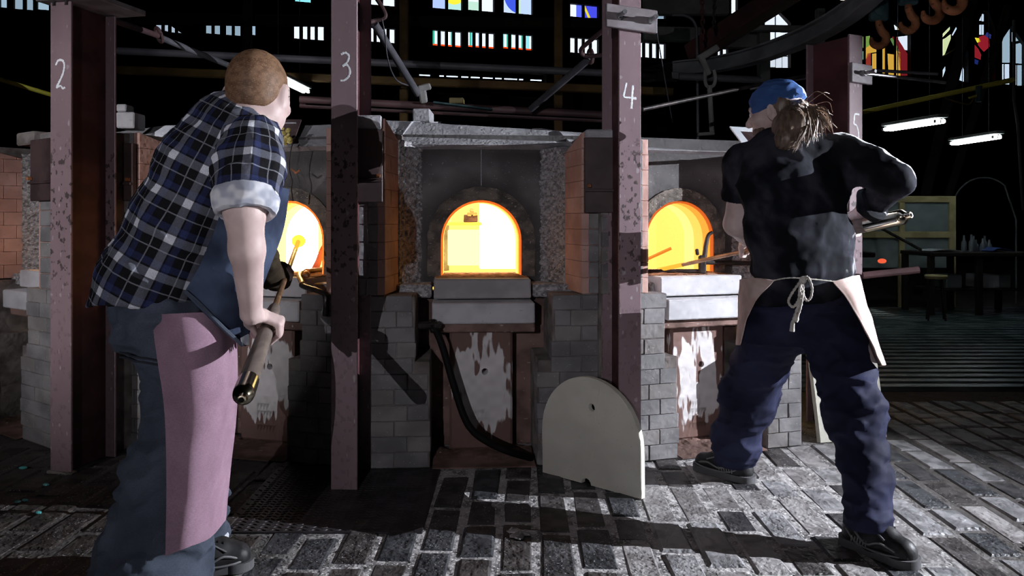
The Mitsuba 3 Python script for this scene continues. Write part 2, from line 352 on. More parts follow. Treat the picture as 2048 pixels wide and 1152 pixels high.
# stone setts in rows that run away from the camera, the cross joints staggered
ROW, YAW = .1465, math.radians(.9)
setts = []
for r in range(-26, 40):
    x0 = r * ROW + .045; y = 1.0 + rng.uniform(0, .3)
    while y < 5.35:
        L = rng.choice([.24, .30, .38, .42, .44]); y1 = min(y + L, 5.4)
        setts.append((x0, x0 + ROW, y, y1)); y = y1
vis = []
def paver(x0, x1, y0, y1):
    j = .0115; dz = rng.uniform(-.004, .003); b = .012
    q = lambda: rng.uniform(-.005, .005)
    a = np.array([[x0 + j + q(), y0 + j + q()], [x1 - j + q(), y0 + j + q()], [x1 - j + q(), y1 - j + q()], [x0 + j + q(), y1 - j + q()]])
    c = a.mean(0); i2 = a + (c - a) / np.abs(c - a).clip(1e-3) * b
    tilt = [rng.uniform(-.0025, .0025) for _ in range(4)]
    v = np.vstack([np.c_[a, [-.05] * 4], np.c_[a, np.array(tilt) + dz - .009], np.c_[i2, np.array(tilt) + dz]])
    f = []
    for o in (0, 4):
        for k in range(4):
            m = (k + 1) % 4; f += [[o + k, o + m, o + m + 4], [o + k, o + m + 4, o + k + 4]]
    f += [[8, 9, 10], [8, 10, 11]]
    v[:, :2] = v[:, :2] @ np.array([[math.cos(YAW), -math.sin(YAW)], [math.sin(YAW), math.cos(YAW)]])
    return trimesh.Trimesh(v, np.array(f), process=False)
def hidden_sett(x0, x1, y0, y1):
    x, y = (x0 + x1) / 2, (y0 + y1) / 2
    px = CX + x / y * F; py = HY + CH / y * F
    if -1.13 < x < -.37 and 3.08 < y < 3.9: return True          # under the iron plate
    lim = 4.35 if x < -1.7 else 3.95 if x < .35 else 4.05 + .33 * max(0, x - .35)
    if x < 2.15 and y > lim: return True                          # under the furnace
    return False
def in_frame(x0, x1, y0, y1):
    x, y = (x0 + x1) / 2, (y0 + y1) / 2; return -60 < CX + x / y * F < 2110 and HY + CH / y * F < 1200
shown = [s for s in setts if not hidden_sett(*s)]
shown = sorted([s for s in shown if in_frame(*s)], key=lambda s: s[2]) + [s for s in shown if not in_frame(*s)]
n_in = sum(in_frame(*s) for s in shown)
rest = []
for n, s in enumerate(shown):
    if n < min(296, n_in): obj('paver', paver(*s), f'm_paver_{rng.randrange(3) if s[0] < .25 or rng.random() < .25 else 3 + rng.randrange(2)}' if s[0] > -1.1 else 'm_paver_5', 'floor')  # side light put into sett colour: paler and dusty right, darkest at left
    else: rest.append(paver(*s))
if rest: tag(obj('outer_paving', cat(*rest), 'm_paver_1', 'floor'), kind='stuff')
# slatted deck further back at the right
y = 5.75
while y < 11.0:
    g = cbox(1.5, 9.5, y, y + .115, -.04, .004, .02); g.vertices[:, 2] += (g.vertices[:, 1] - y) * .05
    obj('deck_slat', g, 'm_plank', 'floor'); y += .19
struct('ceiling', cat(cbox(-16, 30, -6, 34, 9.4, 9.6)), 'm_roof')
struct('wall_left', cbox(-16.2, -16, -6, 34, 0, 9.5), 'm_dark')
struct('wall_right', cbox(30, 30.2, -6, 34, 0, 9.5), 'm_dark')
struct('wall_front', cbox(-16, 30, -6.2, -6, 0, 9.5), 'm_dark')
# the far wall, turned so that its right end is further away, with openings for the windows
WO, WA = np.array([(960 - CX) / F * 20, 20.0, 0]), math.radians(19)
WX, WN = np.array([math.cos(WA), math.sin(WA), 0]), np.array([math.sin(WA), -math.cos(WA), 0])
def wall_s(x):
    """distance along the far wall of the image column x"""
    k = (x - CX) / F; return (k * WO[1] - WO[0]) / (WX[0] - k * WX[1])
def wall_uz(x, y):
    s = wall_s(x); d = (WO + WX * s)[1]; return s, CH - (y - HY) / F * d
wallM = frame(WO, WX, -WN, [0, 0, 1])          # local: x along the wall, y into the wall, z up
wins = []                                      # (outline in wall coordinates, panes)
def win_rect(x0, x1, y0, y1): 
    (a, z1), (b, z0) = wall_uz(x0, y0), wall_uz(x1, y1)
    z1b = wall_uz(x1, y0)[1]; z0a = wall_uz(x0, y1)[1]
    return a, b, min(z0, z0a), max(z1, z1b)
BL, WH, GR, YE, RD, DB, TQ, PG = (.16, .22, .80), (.80, .88, 1.0), (.03, .42, .28), (.95, .80, .05), (.85, .07, .01), (.02, .04, .42), (.25, .75, .80), (.62, .72, .40)
DIM = (.30, .42, .52); SK = (.55, .68, .82)
STR = 1.15
def stained(n, seed):
    r = random.Random(seed); return [[r.choice([WH, WH, GR, TQ, WH, SK]) for _ in range(3)] for _ in range(n)]
# (x0, x1, y0, y1, pane columns, how): measured in the photograph, each becomes one window in the wall
specs = [(412, 440, 42, 67, 'dim2'), (452, 481, 44, 70, 'dim2'), (501, 511, 48, 70, 'dim1'), (312, 366, 42, 63, 'slant'),
         (588, 648, 52, 77, 'w4'), (738, 790, 58, 83, 'w4'), (865, 923, 64, 91, 's4'), (936, 989, 67, 94, 's4'), (1006, 1065, 71, 97, 's4'),
         (1140, 1197, 79, 105, 'w4'), (1276, 1331, 88, 114, 'w4'), (1435, 1456, 98, 115, 'w2'),
         (865, 924, -12, 16, 'blue_yellow'), (936, 988, -8, 20, 'pale_green'), (1007, 1065, -6, 25, 'blue_arc'), (1140, 1197, 12, 33, 'blue2'), (1290, 1331, 24, 43, 'dim2'),
         (738, 790, -16, 9, 'w2'), (590, 622, -18, 3, 'teal1'), (0, 14, -6, 15, 'dim1'), (28, 68, -6, 18, 'dim2'), (73, 98, 4, 19, 'dim1'), (1450, 1475, -8, 26, 'w2')]
holes = []
def pane(k, x0, x1, z0, z1, rgb, gain=STR, y0=.10, poly=None):
    pts = poly if poly is not None else [(x0, z0), (x1, z0), (x1, z1), (x0, z1)]
    m = extrude(sg.Polygon(pts), .02); m.vertices = np.c_[m.vertices[:, 0], y0 + m.vertices[:, 2], m.vertices[:, 1]]; m.faces = m.faces[:, ::-1]
    return obj('pane', move(m, wallM), 'm_dark', k, emitter=glow([c * gain for c in rgb]))
def window(n, a, b, z0, z1, outline=None):
    """dark frame round an opening of the far wall; returns its key"""
    o = sg.Polygon(outline) if outline is not None else sg.box(a, z0, b, z1)
    holes.append(o.buffer(.03, join_style=2))
    ring = o.buffer(.06, join_style=2).difference(o)
    m = extrude(ring, .16); m.vertices = np.c_[m.vertices[:, 0], m.vertices[:, 2] - .02, m.vertices[:, 1]]; m.faces = m.faces[:, ::-1]
    k = f'window_{n}'; tag(k, kind='structure'); obj('frame', move(m, wallM), 'm_timber', k); return k
def bars_x(k, a, b, z0, z1, n):
    for i in range(1, n):
        x = a + (b - a) * i / n; obj('mullion', move(cbox(x - .035, x + .035, .04, .14, z0, z1, .005), wallM), 'm_timber', k)
for n, (x0, x1, y0, y1, how) in enumerate(specs, 1):
    a, b, z0, z1 = win_rect(x0, x1, y0, y1); k = window(n, a, b, z0, z1); w = b - a; h = z1 - z0
    if how in ('w4', 's4', 'w2', 'dim2'):
        c = 4 if '4' in how else 2
        cols = stained(c, n)
        for i in range(c):
            xa, xb = a + w * i / c, a + w * (i + 1) / c
            if how == 's4':
                e = [xa, xa + (xb - xa) * rng.uniform(.3, .45), xa + (xb - xa) * rng.uniform(.6, .75), xb]
                for j in range(3): pane(k, e[j], e[j + 1], z0 + h * .17, z1, cols[i][j])
                pane(k, xa, xb, z0, z0 + h * .17, RD)
            else:
                pane(k, xa, xb, z0, z1, WH if how[0] == 'w' else DIM, STR * (1.0 if how[0] == 'w' else .8))
        bars_x(k, a, b, z0, z1, c)
    elif how == 'dim1': pane(k, a, b, z0, z1, DIM)
    elif how == 'teal1': pane(k, a, b, z0, z1, TQ)
    elif how == 'slant':
        pane(k, a, b, z0, z1, SK, .7, poly=[(a, z0 + h * .35), (a, z1), (a + w * .25, z1), (b, z0), (a + w * .75, z0)]); bars_x(k, a, b, z0, z1, 4)
    elif how == 'blue_yellow':
        pane(k, a, a + w * .5, z0, z1, (.42, .55, .9)); c = sg.box(a + w * .5, z0, b, z1); d = sg.Point(a + w * .74, z1 + .05).buffer(.30).intersection(c)
        pane(k, 0, 0, 0, 0, YE, poly=list(d.exterior.coords)[:-1], y0=.095); pane(k, a + w * .5, b, z0, z1, (.45, .75, .72)); bars_x(k, a, b, z0, z1, 2)
    elif how == 'pale_green':
        pane(k, a, a + w * .5, z0, z0 + h * .6, (.5, .75, .62)); pane(k, a, a + w * .5, z0 + h * .6, z1, WH); pane(k, a + w * .5, b, z0, z1, WH); bars_x(k, a, b, z0, z1, 2)
    elif how == 'blue_arc':
        c = sg.box(a, z0, a + w * .5, z1); d = sg.Point(a + w * .62, z1).buffer(.43).intersection(c)
        pane(k, a, a + w * .5, z0, z1, (.55, .68, .95)); pane(k, 0, 0, 0, 0, (.05, .10, .72), poly=list(d.exterior.coords)[:-1], y0=.095)
        pane(k, a + w * .5, a + w * .62, z0, z1, (.55, .78, .5)); pane(k, a + w * .62, b, z0, z1, (.50, .64, .9)); bars_x(k, a, b, z0, z1, 2)
    elif how == 'blue2':
        pane(k, a, a + w * .27, z0, z1, WH); pane(k, a + w * .27, a + w * .5, z0, z1, (.10, .14, .85)); pane(k, a + w * .5, b, z0, z1, (.06, .07, .75))
        pane(k, 0, 0, 0, 0, YE, .9, y0=.095, poly=[(a + w * .5, z1), (a + w * .58, z1), (a + w * .8, z0), (a + w * .7, z0)]); bars_x(k, a, b, z0, z1, 2)
nw = len(specs) + 1
# pointed window with white panes
def UZ(*pts): return [wall_uz(x, y) for x, y in pts]
k = window(nw, 0, 0, 0, 0, UZ((1529, 136), (1529, 40), (1555, 21), (1581, 46), (1581, 136))); nw += 1
for q, c, g in (([(1530, 52), (1530, 41), (1554, 23), (1554, 52)], WH, 1.05), ([(1557, 53), (1557, 22), (1580, 47), (1580, 53)], WH, 1.05), ([(1534, 86), (1534, 63), (1554, 63), (1554, 86)], WH, 1.1), ([(1557, 86), (1557, 63), (1580, 64), (1580, 86)], WH, 1.1),
                ([(1540, 110), (1540, 90), (1580, 90), (1580, 110)], WH, .9), ([(1542, 133), (1542, 112), (1555, 112), (1555, 133)], WH, .85), ([(1557, 134), (1557, 112), (1568, 112), (1568, 134)], WH, .85), ([(1570, 135), (1570, 112), (1580, 112), (1580, 135)], WH, .85)):
    pane(k, 0, 0, 0, 0, c, g, poly=UZ(*q))
# stained window of yellow, green and red
k = window(nw, 0, 0, 0, 0, UZ((1724, 153), (1724, 70), (1776, 34), (1821, 70), (1821, 153))); nw += 1
YL = (.62, .36, .05)
for q, c in (([(1726, 88), (1730, 72), (1745, 70), (1745, 90), (1733, 96)], (.16, .30, .06)), ([(1726, 122), (1726, 104), (1733, 100), (1733, 116)], (.12, .40, .22)), ([(1733, 122), (1735, 96), (1748, 86), (1758, 90), (1758, 103), (1748, 104)], YL), ([(1734, 126), (1740, 106), (1747, 104), (1747, 132), (1736, 132)], (.26, .03, .02)),
             ([(1750, 142), (1750, 106), (1758, 105), (1758, 144)], YL), ([(1771, 145), (1771, 76), (1779, 78), (1779, 146)], YL), ([(1783, 148), (1781, 106), (1794, 108), (1794, 150)], YL), ([(1795, 150), (1795, 98), (1806, 104), (1806, 152)], YL),
             ([(1808, 150), (1800, 104), (1790, 72), (1798, 72), (1820, 106), (1820, 150)], (.17, .010, .015)), ([(1786, 76), (1790, 74), (1806, 104), (1800, 105)], (.10, .22, .06)), ([(1800, 72), (1820, 70), (1820, 99), (1814, 98)], (.75, .82, .95)), ([(1792, 40), (1797, 44), (1800, 58), (1796, 58)], (.75, .85, .9)), ([(1797, 44), (1800, 44), (1803, 58), (1800, 58)], YL)):
    pane(k, 0, 0, 0, 0, c, 1.0, poly=UZ(*q))
for x in (1733, 1776, 1794):
    a, z1 = wall_uz(x, 70); z0 = wall_uz(x, 152)[1]; obj('mullion', move(cbox(a - .025, a + .025, .05, .14, z0, z1, .004), wallM), 'm_timber', k)
# far right windows
for out, panes in (([(1884, 114), (1884, 68), (1908, 44), (1926, 44), (1926, 90)], [([(1886, 112), (1886, 80), (1898, 74), (1907, 67), (1907, 76), (1894, 110)], PG), ([(1886, 78), (1886, 71), (1905, 52), (1905, 58)], PG), ([(1910, 68), (1918, 53), (1919, 56), (1911, 70)], SK)]),
                   ([(1884, 165), (1884, 118), (1936, 100), (1936, 165)], [([(1886, 158), (1887, 146), (1896, 132), (1896, 140), (1889, 158)], SK), ([(1910, 160), (1910, 154), (1920, 145), (1920, 161)], SK), ([(1922, 158), (1922, 122), (1925, 122), (1933, 138), (1933, 162)], SK), ([(1928, 108), (1931, 103), (1934, 104), (1932, 112)], DIM)]),
                   ([(1948, 163), (1948, 60), (1966, 22), (1976, 22), (1990, 60), (1990, 163)], [([(1952, 112), (1949, 92), (1953, 86), (1962, 96), (1968, 108), (1967, 118)], (.24, .012, .02)), ([(1962, 88), (1964, 72), (1974, 69), (1984, 76), (1985, 92), (1974, 102), (1968, 96)], (.26, .012, .022)), ([(1956, 74), (1964, 75), (1967, 82), (1961, 84)], (.8, .7, .03)), ([(1965, 40), (1965, 26), (1968, 26), (1968, 40)], SK), ([(1970, 41), (1970, 26), (1973, 27), (1973, 41)], SK),
                    ([(1965, 68), (1965, 48), (1968, 48), (1968, 68)], SK), ([(1970, 68), (1970, 48), (1973, 48), (1973, 68)], SK), ([(1971, 156), (1973, 147), (1984, 147), (1985, 157)], (.75, .12, .02)), ([(1951, 124), (1953, 116), (1963, 120), (1961, 128)], (.01, .02, .12)), ([(1978, 134), (1980, 122), (1988, 122), (1988, 136)], (.01, .03, .14)), ([(1976, 70), (1980, 63), (1988, 68), (1987, 76)], (.02, .03, .16))]),
                   ([(2003, 172), (2003, 80), (2022, 52), (2050, 90), (2050, 172)], [([(2005, 124), (2005, 90), (2012, 72), (2023, 54), (2025, 57), (2025, 124)], DIM), ([(2030, 82), (2030, 63), (2044, 78), (2044, 80)], DIM), ([(2032, 125), (2032, 88), (2049, 84), (2049, 126)], DIM), ([(2005, 166), (2005, 127), (2013, 127), (2013, 167)], SK), ([(2016, 167), (2016, 127), (2024, 127), (2024, 168)], SK), ([(2032, 169), (2032, 129), (2038, 129), (2038, 169)], SK), ([(2041, 170), (2041, 129), (2049, 129), (2049, 170)], DIM)])):
    k = window(nw, 0, 0, 0, 0, UZ(*out)); nw += 1
    for q, c in panes: pane(k, 0, 0, 0, 0, c, 1.0, poly=UZ(*q))
# low strip of daylight either side of a timber
k = window(nw, *win_rect(838, 1092, 149, 182)); nw += 1
for row in (([(838, 862), (881, 890), (895, 918), (925, 939), (944, 962), (968, 988), (993, 1006), (1011, 1037), (1041, 1049), (1064, 1086)], lambda x: 149 + (x - 880) * .045, 2.6), ([(857, 878), (885, 894), (897, 921), (926, 941), (945, 963), (968, 988), (993, 1005), (1010, 1036), (1041, 1047), (1052, 1072), (1080, 1084)], lambda x: 164.5 + (x - 860) * .055, 3.6)):
    for xa, xb in row[0]:
        ya, yb = row[1](xa), row[1](xb); pane(k, 0, 0, 0, 0, WH, 1.1, poly=UZ((xa, ya + row[2]), (xb, yb + row[2]), (xb, yb), (xa, ya)))
wp = sg.box(-20, 0, 22, 9.5)
for h in holes: wp = wp.difference(h)
m = cat(*[extrude(g, .3) for g in getattr(wp, 'geoms', [wp])]); m.vertices = np.c_[m.vertices[:, 0], m.vertices[:, 2], m.vertices[:, 1]]; m.faces = m.faces[:, ::-1]
struct('wall_back', move(m, wallM), 'm_dark')

# ------------------------------------------------------------------ the furnace: a ring of working niches
thing('glass_furnace', 'round masonry glass furnace with glowing arched working holes in brick niches', 'furnace')
FU = 'glass_furnace'
class Facet:
    def __init__(s, ox, oy, deg):
        a = math.radians(deg); s.M = frame([ox, oy, 0], [math.cos(a), math.sin(a), 0], [-math.sin(a), math.cos(a), 0], [0, 0, 1])
    def pt(s, u, v, z): return s.M[:3, :3] @ np.array([u, v, z]) + s.M[:3, 3]
    def box(s, u0, u1, v0, v1, z0, z1, b=.005): return move(cbox(u0, u1, v0, v1, z0, z1, b), s.M)
def rough(m, amp, f, seed=0):
    m = m.copy(); m.vertices = m.vertices + (np.stack([fnoise(m.vertices * f + 31 * k, 3, seed + k) for k in range(3)], -1) - .5) * 2 * amp; return m
def chip_brick(fc, u0, u1, v0, v1, z0, z1):
    m = cbox(u0, u1, v0, v1, z0, z1, rng.uniform(.002, .004)); c = m.vertices.mean(0)
    m.vertices = m.vertices + np.array([[rng.uniform(-.0014, .0014) for _ in range(3)] for _ in m.vertices]); return move(m, fc.M)
def arch_poly(hw, z0, z1, n=24, ease=1.0):
    zs = z1 - hw * ease
    a = np.linspace(0, math.pi, n); return [(-hw, z0)] + [(-hw * math.cos(t), zs + (z1 - zs) * math.sin(t)) for t in a] + [(hw, z0)]
def up(poly, depth):
    """extruded along +v from (u, z) outlines"""
    m = extrude(poly, depth); m.vertices = np.c_[m.vertices[:, 0], m.vertices[:, 2], m.vertices[:, 1]]; m.faces = m.faces[:, ::-1]; return m
J = .0022
def pier(fc, side, lo, mid, top, outer, ztop, outlo=None, brick='m_brick_%d', warm='m_warm_brick_%d', taper=0.0, chipped=True):
    """side -1 / +1; half openings lo (below .52), mid (to .836) and top; outer edge"""
    k = fresh(FU + '__pier')
    S = lambda a, b: (a, b) if side > 0 else (-b, -a)
    core = []
    for (a, z0, z1, d) in ((lo, 0, .52, .46), (mid, .5, .836, .46), (top, .82, ztop, .40)):
        ou = outlo if outlo and z1 < 1 else outer
        u0, u1 = S(a + .008, ou + .01); core.append(fc.box(u0, u1, .008, d, z0 + .0, z1 - .006, .004))
    scene[k] = mikit.ply(cat(*core), 'm_core')
    z = .004; n = 0
    while z < .83:
        h = .0755; a = lo if z < .45 else mid
        ou = outlo or outer; L = ou - a; cuts = [a, a + L * (.36 if n % 2 else .62), ou]
        if L > .36: cuts = [a, a + L * (.26 if n % 2 else .40), a + L * (.70 if n % 2 else .84), ou]
        for i in range(len(cuts) - 1):
            p = rng.uniform(-.003, .003); e = rng.uniform(0, .022) if i == 0 and chipped else 0
            u0, u1 = S(cuts[i] + (J if i else 0) + e, cuts[i + 1] - (J if i + 2 < len(cuts) else 0))
            obj('brick', chip_brick(fc, u0, u1, p, .12, z + J * .6, z + h - J * .6), brick % rng.randrange(3), k)
        z += h; n += 1
    h = (ztop - .838) / 10
    for i in range(10):                                   # upper courses: blocks whose ends make the niche's side wall
        z0, z1 = .838 + i * h, .838 + (i + 1) * h
        vs = [0, .13, .27, .36] if i % 2 else [0, .20, .36]
        for j in range(len(vs) - 1):
            t0 = taper * (vs[j]), taper * (vs[j + 1])
            u0, u1 = top - t0[0], outer
            v = move(cbox(u0, u1, vs[j] + (J * .4 if j else 0), vs[j + 1] - J * .4, z0 + J * .3, z1 - J * .3, rng.uniform(.0012, .0025)), np.eye(4))
            inner = v.vertices[:, 0] < (u0 + u1) / 2
            v.vertices[inner, 0] -= taper * (v.vertices[inner, 1] - vs[j]) * 1.0 + rng.uniform(-.0008, .0008)
            if i == 9: v.vertices[:, 2] = np.where(v.vertices[:, 2] > (z0 + z1) / 2, v.vertices[:, 2] - .09 * (v.vertices[:, 1] / .36), v.vertices[:, 2])
            if side < 0: v.vertices[:, 0] *= -1; v.faces = v.faces[:, ::-1]
            obj('brick', move(v, fc.M), (warm % rng.randrange(2)), k)
        # the plain facing brick beside it
        u0, u1 = S(top + .035, outer + .004)
        obj('brick', chip_brick(fc, u0, u1, -.010, .05, z0 + J, z1 - J), brick % rng.randrange(3), k)
    return k
def grid_surface(fn, nu, nv):
    """a closed slab from fn(s, t) -> point over the unit square"""
    return np.array([[fn(a, b) for b in np.linspace(0, 1, nv)] for a in np.linspace(0, 1, nu)])
HOT = {'floor': (1.8, 1.15, .20), 'back': (2.0, 1.45, .24), 'side': (80, 33, 15), 'roof': (50, 21, 9.5)}
def niche(fc, left=(.255, .326, .477, .70, 1.69), right=(.255, .326, .477, .70, 1.63), zs=1.0, detail='plain', bright=1.0, sill='m_white_block', seen=0, roof=1.0, hood=(1.745, 1.60, .0)):
    pier(fc, -1, *left[:4], left[4], taper=.14); pier(fc, 1, *right[:4], right[4], *right[5:], taper=.14)
    # arch wall with its hole
    z0, z1, hw = .898, 1.308, .219
    hole = sg.Polygon(arch_poly(hw, z0, z1))
    wall = sg.box(-.56, .84, .56, 1.66).difference(hole)
    wm = up(wall, .30); wm.vertices[:, 1] += .45
    obj('arch_wall', move(wm, fc.M), 'm_arch_wall', FU, uv=np.c_[wm.vertices[:, 0], wm.vertices[:, 2]])
    # raised, burnt rim round the hole
    rim = sg.Polygon(arch_poly(hw + .072, z0 - .002, z1 + .072)).difference(sg.Polygon(arch_poly(hw + .001, z0 - .1, z1 + .001)))
    rm = up(rim, .05); rm = rm.subdivide_to_size(.03); rm.vertices[:, 1] += .438; rm.vertices += (np.stack([fnoise(rm.vertices * 40 + 9 * q, 2) for q in range(3)], -1) - .5) * .010
    obj('arch_rim', move(rm, fc.M), 'm_arch_rim', FU)
    # lining of the hole, hot towards the inside
    def ring(v0, v1, dr_, em):
        r = sg.Polygon(arch_poly(hw - .0015, z0 + .0, z1 - .0015)).difference(sg.Polygon(arch_poly(hw - .012, z0 - .1, z1 - .012)))
        m = up(r, v1 - v0); m.vertices[:, 1] += v0; obj('arch_lining', move(m, fc.M), 'm_black', FU, emitter=glow([c * bright for c in em], .3))
    ring(.442, .462, 0, (.95, .16, .02)); ring(.462, .54, 0, (1.5, .55, .06)); ring(.54, .64, 0, (2.0, .95, .16)); ring(.64, .75, 0, (2.3, 1.4, .35))
    # stucco fillets between side walls and arch wall
    for s in (-1, 1):
        top = (left if s < 0 else right)[2]
        ui = top - .14 * .36
        def f(a, b):
            # a up the height, b across the fillet
            z = .845 + a * (.74 if s > 0 else .77); t = b
            u = ui + .012 - t * (.125); v = .30 + .175 * (t ** .75)
            d = (fnoise(np.array([u * 62, v * 62, z * 62 + s * 9]), 3) - .5) * .034
            return [s * (u - d * .6), v - d * .8, z]
        g = grid_surface(f, 110, 22)
        if s > 0: g = g[:, ::-1]
        m = sheet(g, .02); obj('stucco_strip', move(m, fc.M), 'm_stucco', FU, smooth=50)
    # sill: two white blocks, slag on the top one
    for (a, b, v0, zz0, zz1, ms_) in ((-.250, .247, .205, .797, .898, sill), (-.256, .258, .115, .680, .786, 'm_white_block')):
        m = cbox(a, b, v0, .47, zz0, zz1, .006)
        obj('sill_block', rough(move(m, fc.M), .0025, 30), ms_, FU)
    def slag(a, b):
        u = -.245 + .49 * a; v = .30 + .24 * b; h = .012 * fnoise(np.array([u * 38, v * 38, 3.3]), 3) * min(1, 7 * min(a, 1 - a, b * 1.2 + .02, 1)); return [u, v, .896 + h * 1.5]
    obj('sill_slag', move(sheet(grid_surface(slag, 44, 16), .004), fc.M), 'm_slag', FU, smooth=True)
    obj('niche_floor', fc.box(-.475, -.262, .25, .46, .80, .868, .006), 'm_stucco', FU); obj('niche_floor', fc.box(.262, .475, .25, .46, .80, .868, .006), 'm_stucco', FU)
    # under the sill: rough terracotta with a plug of flaking white paint
    obj('lower_wall', fc.box(-.34, .34, .40, .46, 0, .82), 'm_terra', FU)
    pl = tri2man(cbox(-.17, .155, .235, .42, .02, .655, .012)) - tri2man(rod((.012, .1, .42), (.012, .5, .42), .017, 14))
    m = man2tri(pl); uv = np.c_[.5 + .19 - np.maximum(np.abs(m.vertices[:, 0]) * 1.6 - .08, 0), m.vertices[:, 2]]
    m = m.subdivide_to_size(.06); uz = m.vertices; a = np.clip((np.abs(uz[:, 0] + .01) - .07) * 5, 0, 1); bz = np.clip((np.abs(uz[:, 2] - .36) - .13) * 5, 0, 1)
    obj('plug', move(m, fc.M), 'm_flaked', FU, uv=np.c_[.66 - .33 * a - .33 * bz, uz[:, 2]])
    obj('lintel', rough(fc.box(-.265, .262, .16, .44, .632, .682, .006), .004, 25), 'm_terra', FU)
    # rubble at the foot
    def heap(a, b):
        u = -.25 + .5 * a; v = -.02 + .30 * b; return [u, v, .035 * b * fnoise(np.array([u * 22, v * 22, 1.0]), 3) + .004]
    obj('rubble', move(sheet(grid_surface(heap, 30, 18), .006), fc.M), 'm_terra', FU, smooth=False)
    # hood slab that slopes back over the niche
    ht, hb, tilt = hood
    sl = sg.Polygon([(.385, hb), (.40, hb + .012), (.60, ht), (1.05, ht + .05), (1.05, 1.57), (.47, 1.57)])
    m = extrude(sl, 1.34); m.vertices = np.c_[m.vertices[:, 2] - .67, m.vertices[:, 0], m.vertices[:, 1]]
    m = m.subdivide_to_size(.12); up_v = np.clip((m.vertices[:, 2] - hb - .005) / .1, 0, 1); m.vertices[:, 2] = np.maximum(m.vertices[:, 2] - tilt * (m.vertices[:, 0] + .35) * up_v, hb - .02 * (m.vertices[:, 2] < hb + .1))
    obj('hood_slab', move(rough(m, .004, 12), fc.M), 'm_slab', FU, smooth=40)
    # hot chamber
    b = bright
    ch = lambda u0, u1, v0, v1, zz0, zz1, em, w: obj('chamber_wall', fc.box(u0, u1, v0, v1, zz0, zz1), 'm_black', FU, emitter=glow([c * b for c in em], w))
    ch(-.42, .42, 1.50, 1.56, .80, 1.55, HOT['back'], 1.0); ch(-.42, .42, .752, 1.50, .80, .862, HOT['floor'], 1.0)
    vs = (1.9, 1.15, .20)
    ch(-.48, -.42, .752, 1.56, .80, 1.55, vs if seen < 0 else HOT['side'], 3.0); ch(.42, .48, .752, 1.56, .80, 1.55, vs if seen > 0 else HOT['side'], 3.0)
    obj('added_glow_screen', cat(fc.box(-.54, -.49, .74, 1.64, .7, 1.6), fc.box(.49, .54, .74, 1.64, .7, 1.6), fc.box(-.54, .54, 1.58, 1.64, .7, 1.6), fc.box(-.54, .54, .74, 1.64, 1.565, 1.6)), 'm_core', FU); ch(-.42, .42, .752, 1.56, 1.50, 1.56, [c * roof for c in HOT['roof']], 2.0)  # unseen boxes added to keep the chamber glow from leaking out
    if detail == 'centre':
        ch(-.19, .02, 1.40, 1.5, .90, 1.135, (2.6, 2.2, .62), .2)            # bright brick wall in the chamber
        ch(.02, .30, 1.42, 1.5, .875, 1.45, (3.0, 2.7, 1.2), .2)
        ch(-.20, .03, 1.36, 1.42, 1.165, 1.185, (1.9, .95, .12), .1)         # ledge of the burner port
        ch(-.30, -.17, 1.42, 1.50, 1.185, 1.46, (2.0, 1.75, .42), .1)
        obj('burner_port', rough(fc.box(-.085, .005, 1.36, 1.41, 1.185, 1.235, .004), .004, 60), 'm_iron', FU)
        tq = cat(*[fc.box(x - .012, x + .012, 1.35, 1.40, 1.225 + q, 1.25 + q, .004) for x, q in ((-.05, 0), (-.03, .012), (-.012, .0), (-.034, .03))])
        obj('burner_crust', rough(tq, .006, 70), 'm_slag', FU, emitter=glow((.45, .20, .015), .05))
    return fc
FB = niche(Facet(-.135, 3.90, 4), detail='centre', seen=1, sill='m_grey_block', hood=(1.745, 1.60, .055))
FAa = niche(Facet(-1.365, 4.05, -16), left=(.30, .36, .615, .80, 1.66), right=(.255, .33, .477, .70, 1.65), bright=1.5)
FC = niche(Facet(1.085, 4.12, 18), left=(.255, .326, .43, .68, 1.60), right=(.255, .36, .50, .68, 1.60, .475), bright=.80, seen=1, roof=3.0, hood=(1.66, 1.585, .16))
F0 = niche(Facet(-2.90, 4.55, -36), left=(.29, .40, .477, .70, 1.66), right=(.255, .326, .477, .90, 1.66), bright=.8)
for a_, b_, r in (((.0, 1.46, 1.28), (-.035, 1.46, 1.14), .008), ((-.035, 1.46, 1.14), (-.01, 1.46, .99), .011), ((-.10, .80, .93), (.10, .72, 1.03), .010)):
    obj('chamber_crack', rod(FC.pt(*a_), FC.pt(*b_), r, 6), 'm_black', FU, emitter=glow((.85, .24, .02), .02))
# round body behind the niches
v = []; cen = np.array([-.35, 7.9])
obj('crown', lathe_on([cen[0], cen[1], 1.50], [cen[0], cen[1], 3], [(0, 3.0), (.06, 2.95), (.22, 2.4), (.36, 1.2), (.40, .02)], 40), 'm_slab', FU, smooth=30)
obj('core_drum', lathe_on([cen[0], cen[1], 0], [cen[0], cen[1], 3], [(0, 2.35), (1.5, 2.35)], 40), 'm_core', FU, smooth=30)
# steel cladding plates and cap blocks on the piers
def cladding(fc, u0, u1, z0, z1, v=-.045):
    k = obj('steel_plate', fc.box(u0, u1, v, v + .03, z0, z1, .003), 'm_plate', FU)
    zj = z0 + (z1 - z0) * .30
    obj('angle', fc.box(u0, u1, v - .014, v, zj - .008, zj + .006, .002), 'm_plate', k)
    ub = u1 - .02 if u0 < 0 else u0 + .02
    obj('bolt', move(cbox(ub - .009, ub + .009, v - .026, v, zj + .012, zj + .03, .003), fc.M), 'm_rust', k)
def cap_block(fc, u0, u1, z0, z1, m='m_slab'):
    obj('cap_block', rough(fc.box(u0, u1, -.04, .16, z0, z1, .008), .003, 20), m, FU)
cladding(FB, -.72, -.485, 1.285, 1.63); cladding(FB, .485, .70, 1.235, 1.60)
cap_block(FB, -.66, -.49, 1.632, 1.70); cap_block(FB, .49, .66, 1.56, 1.64)
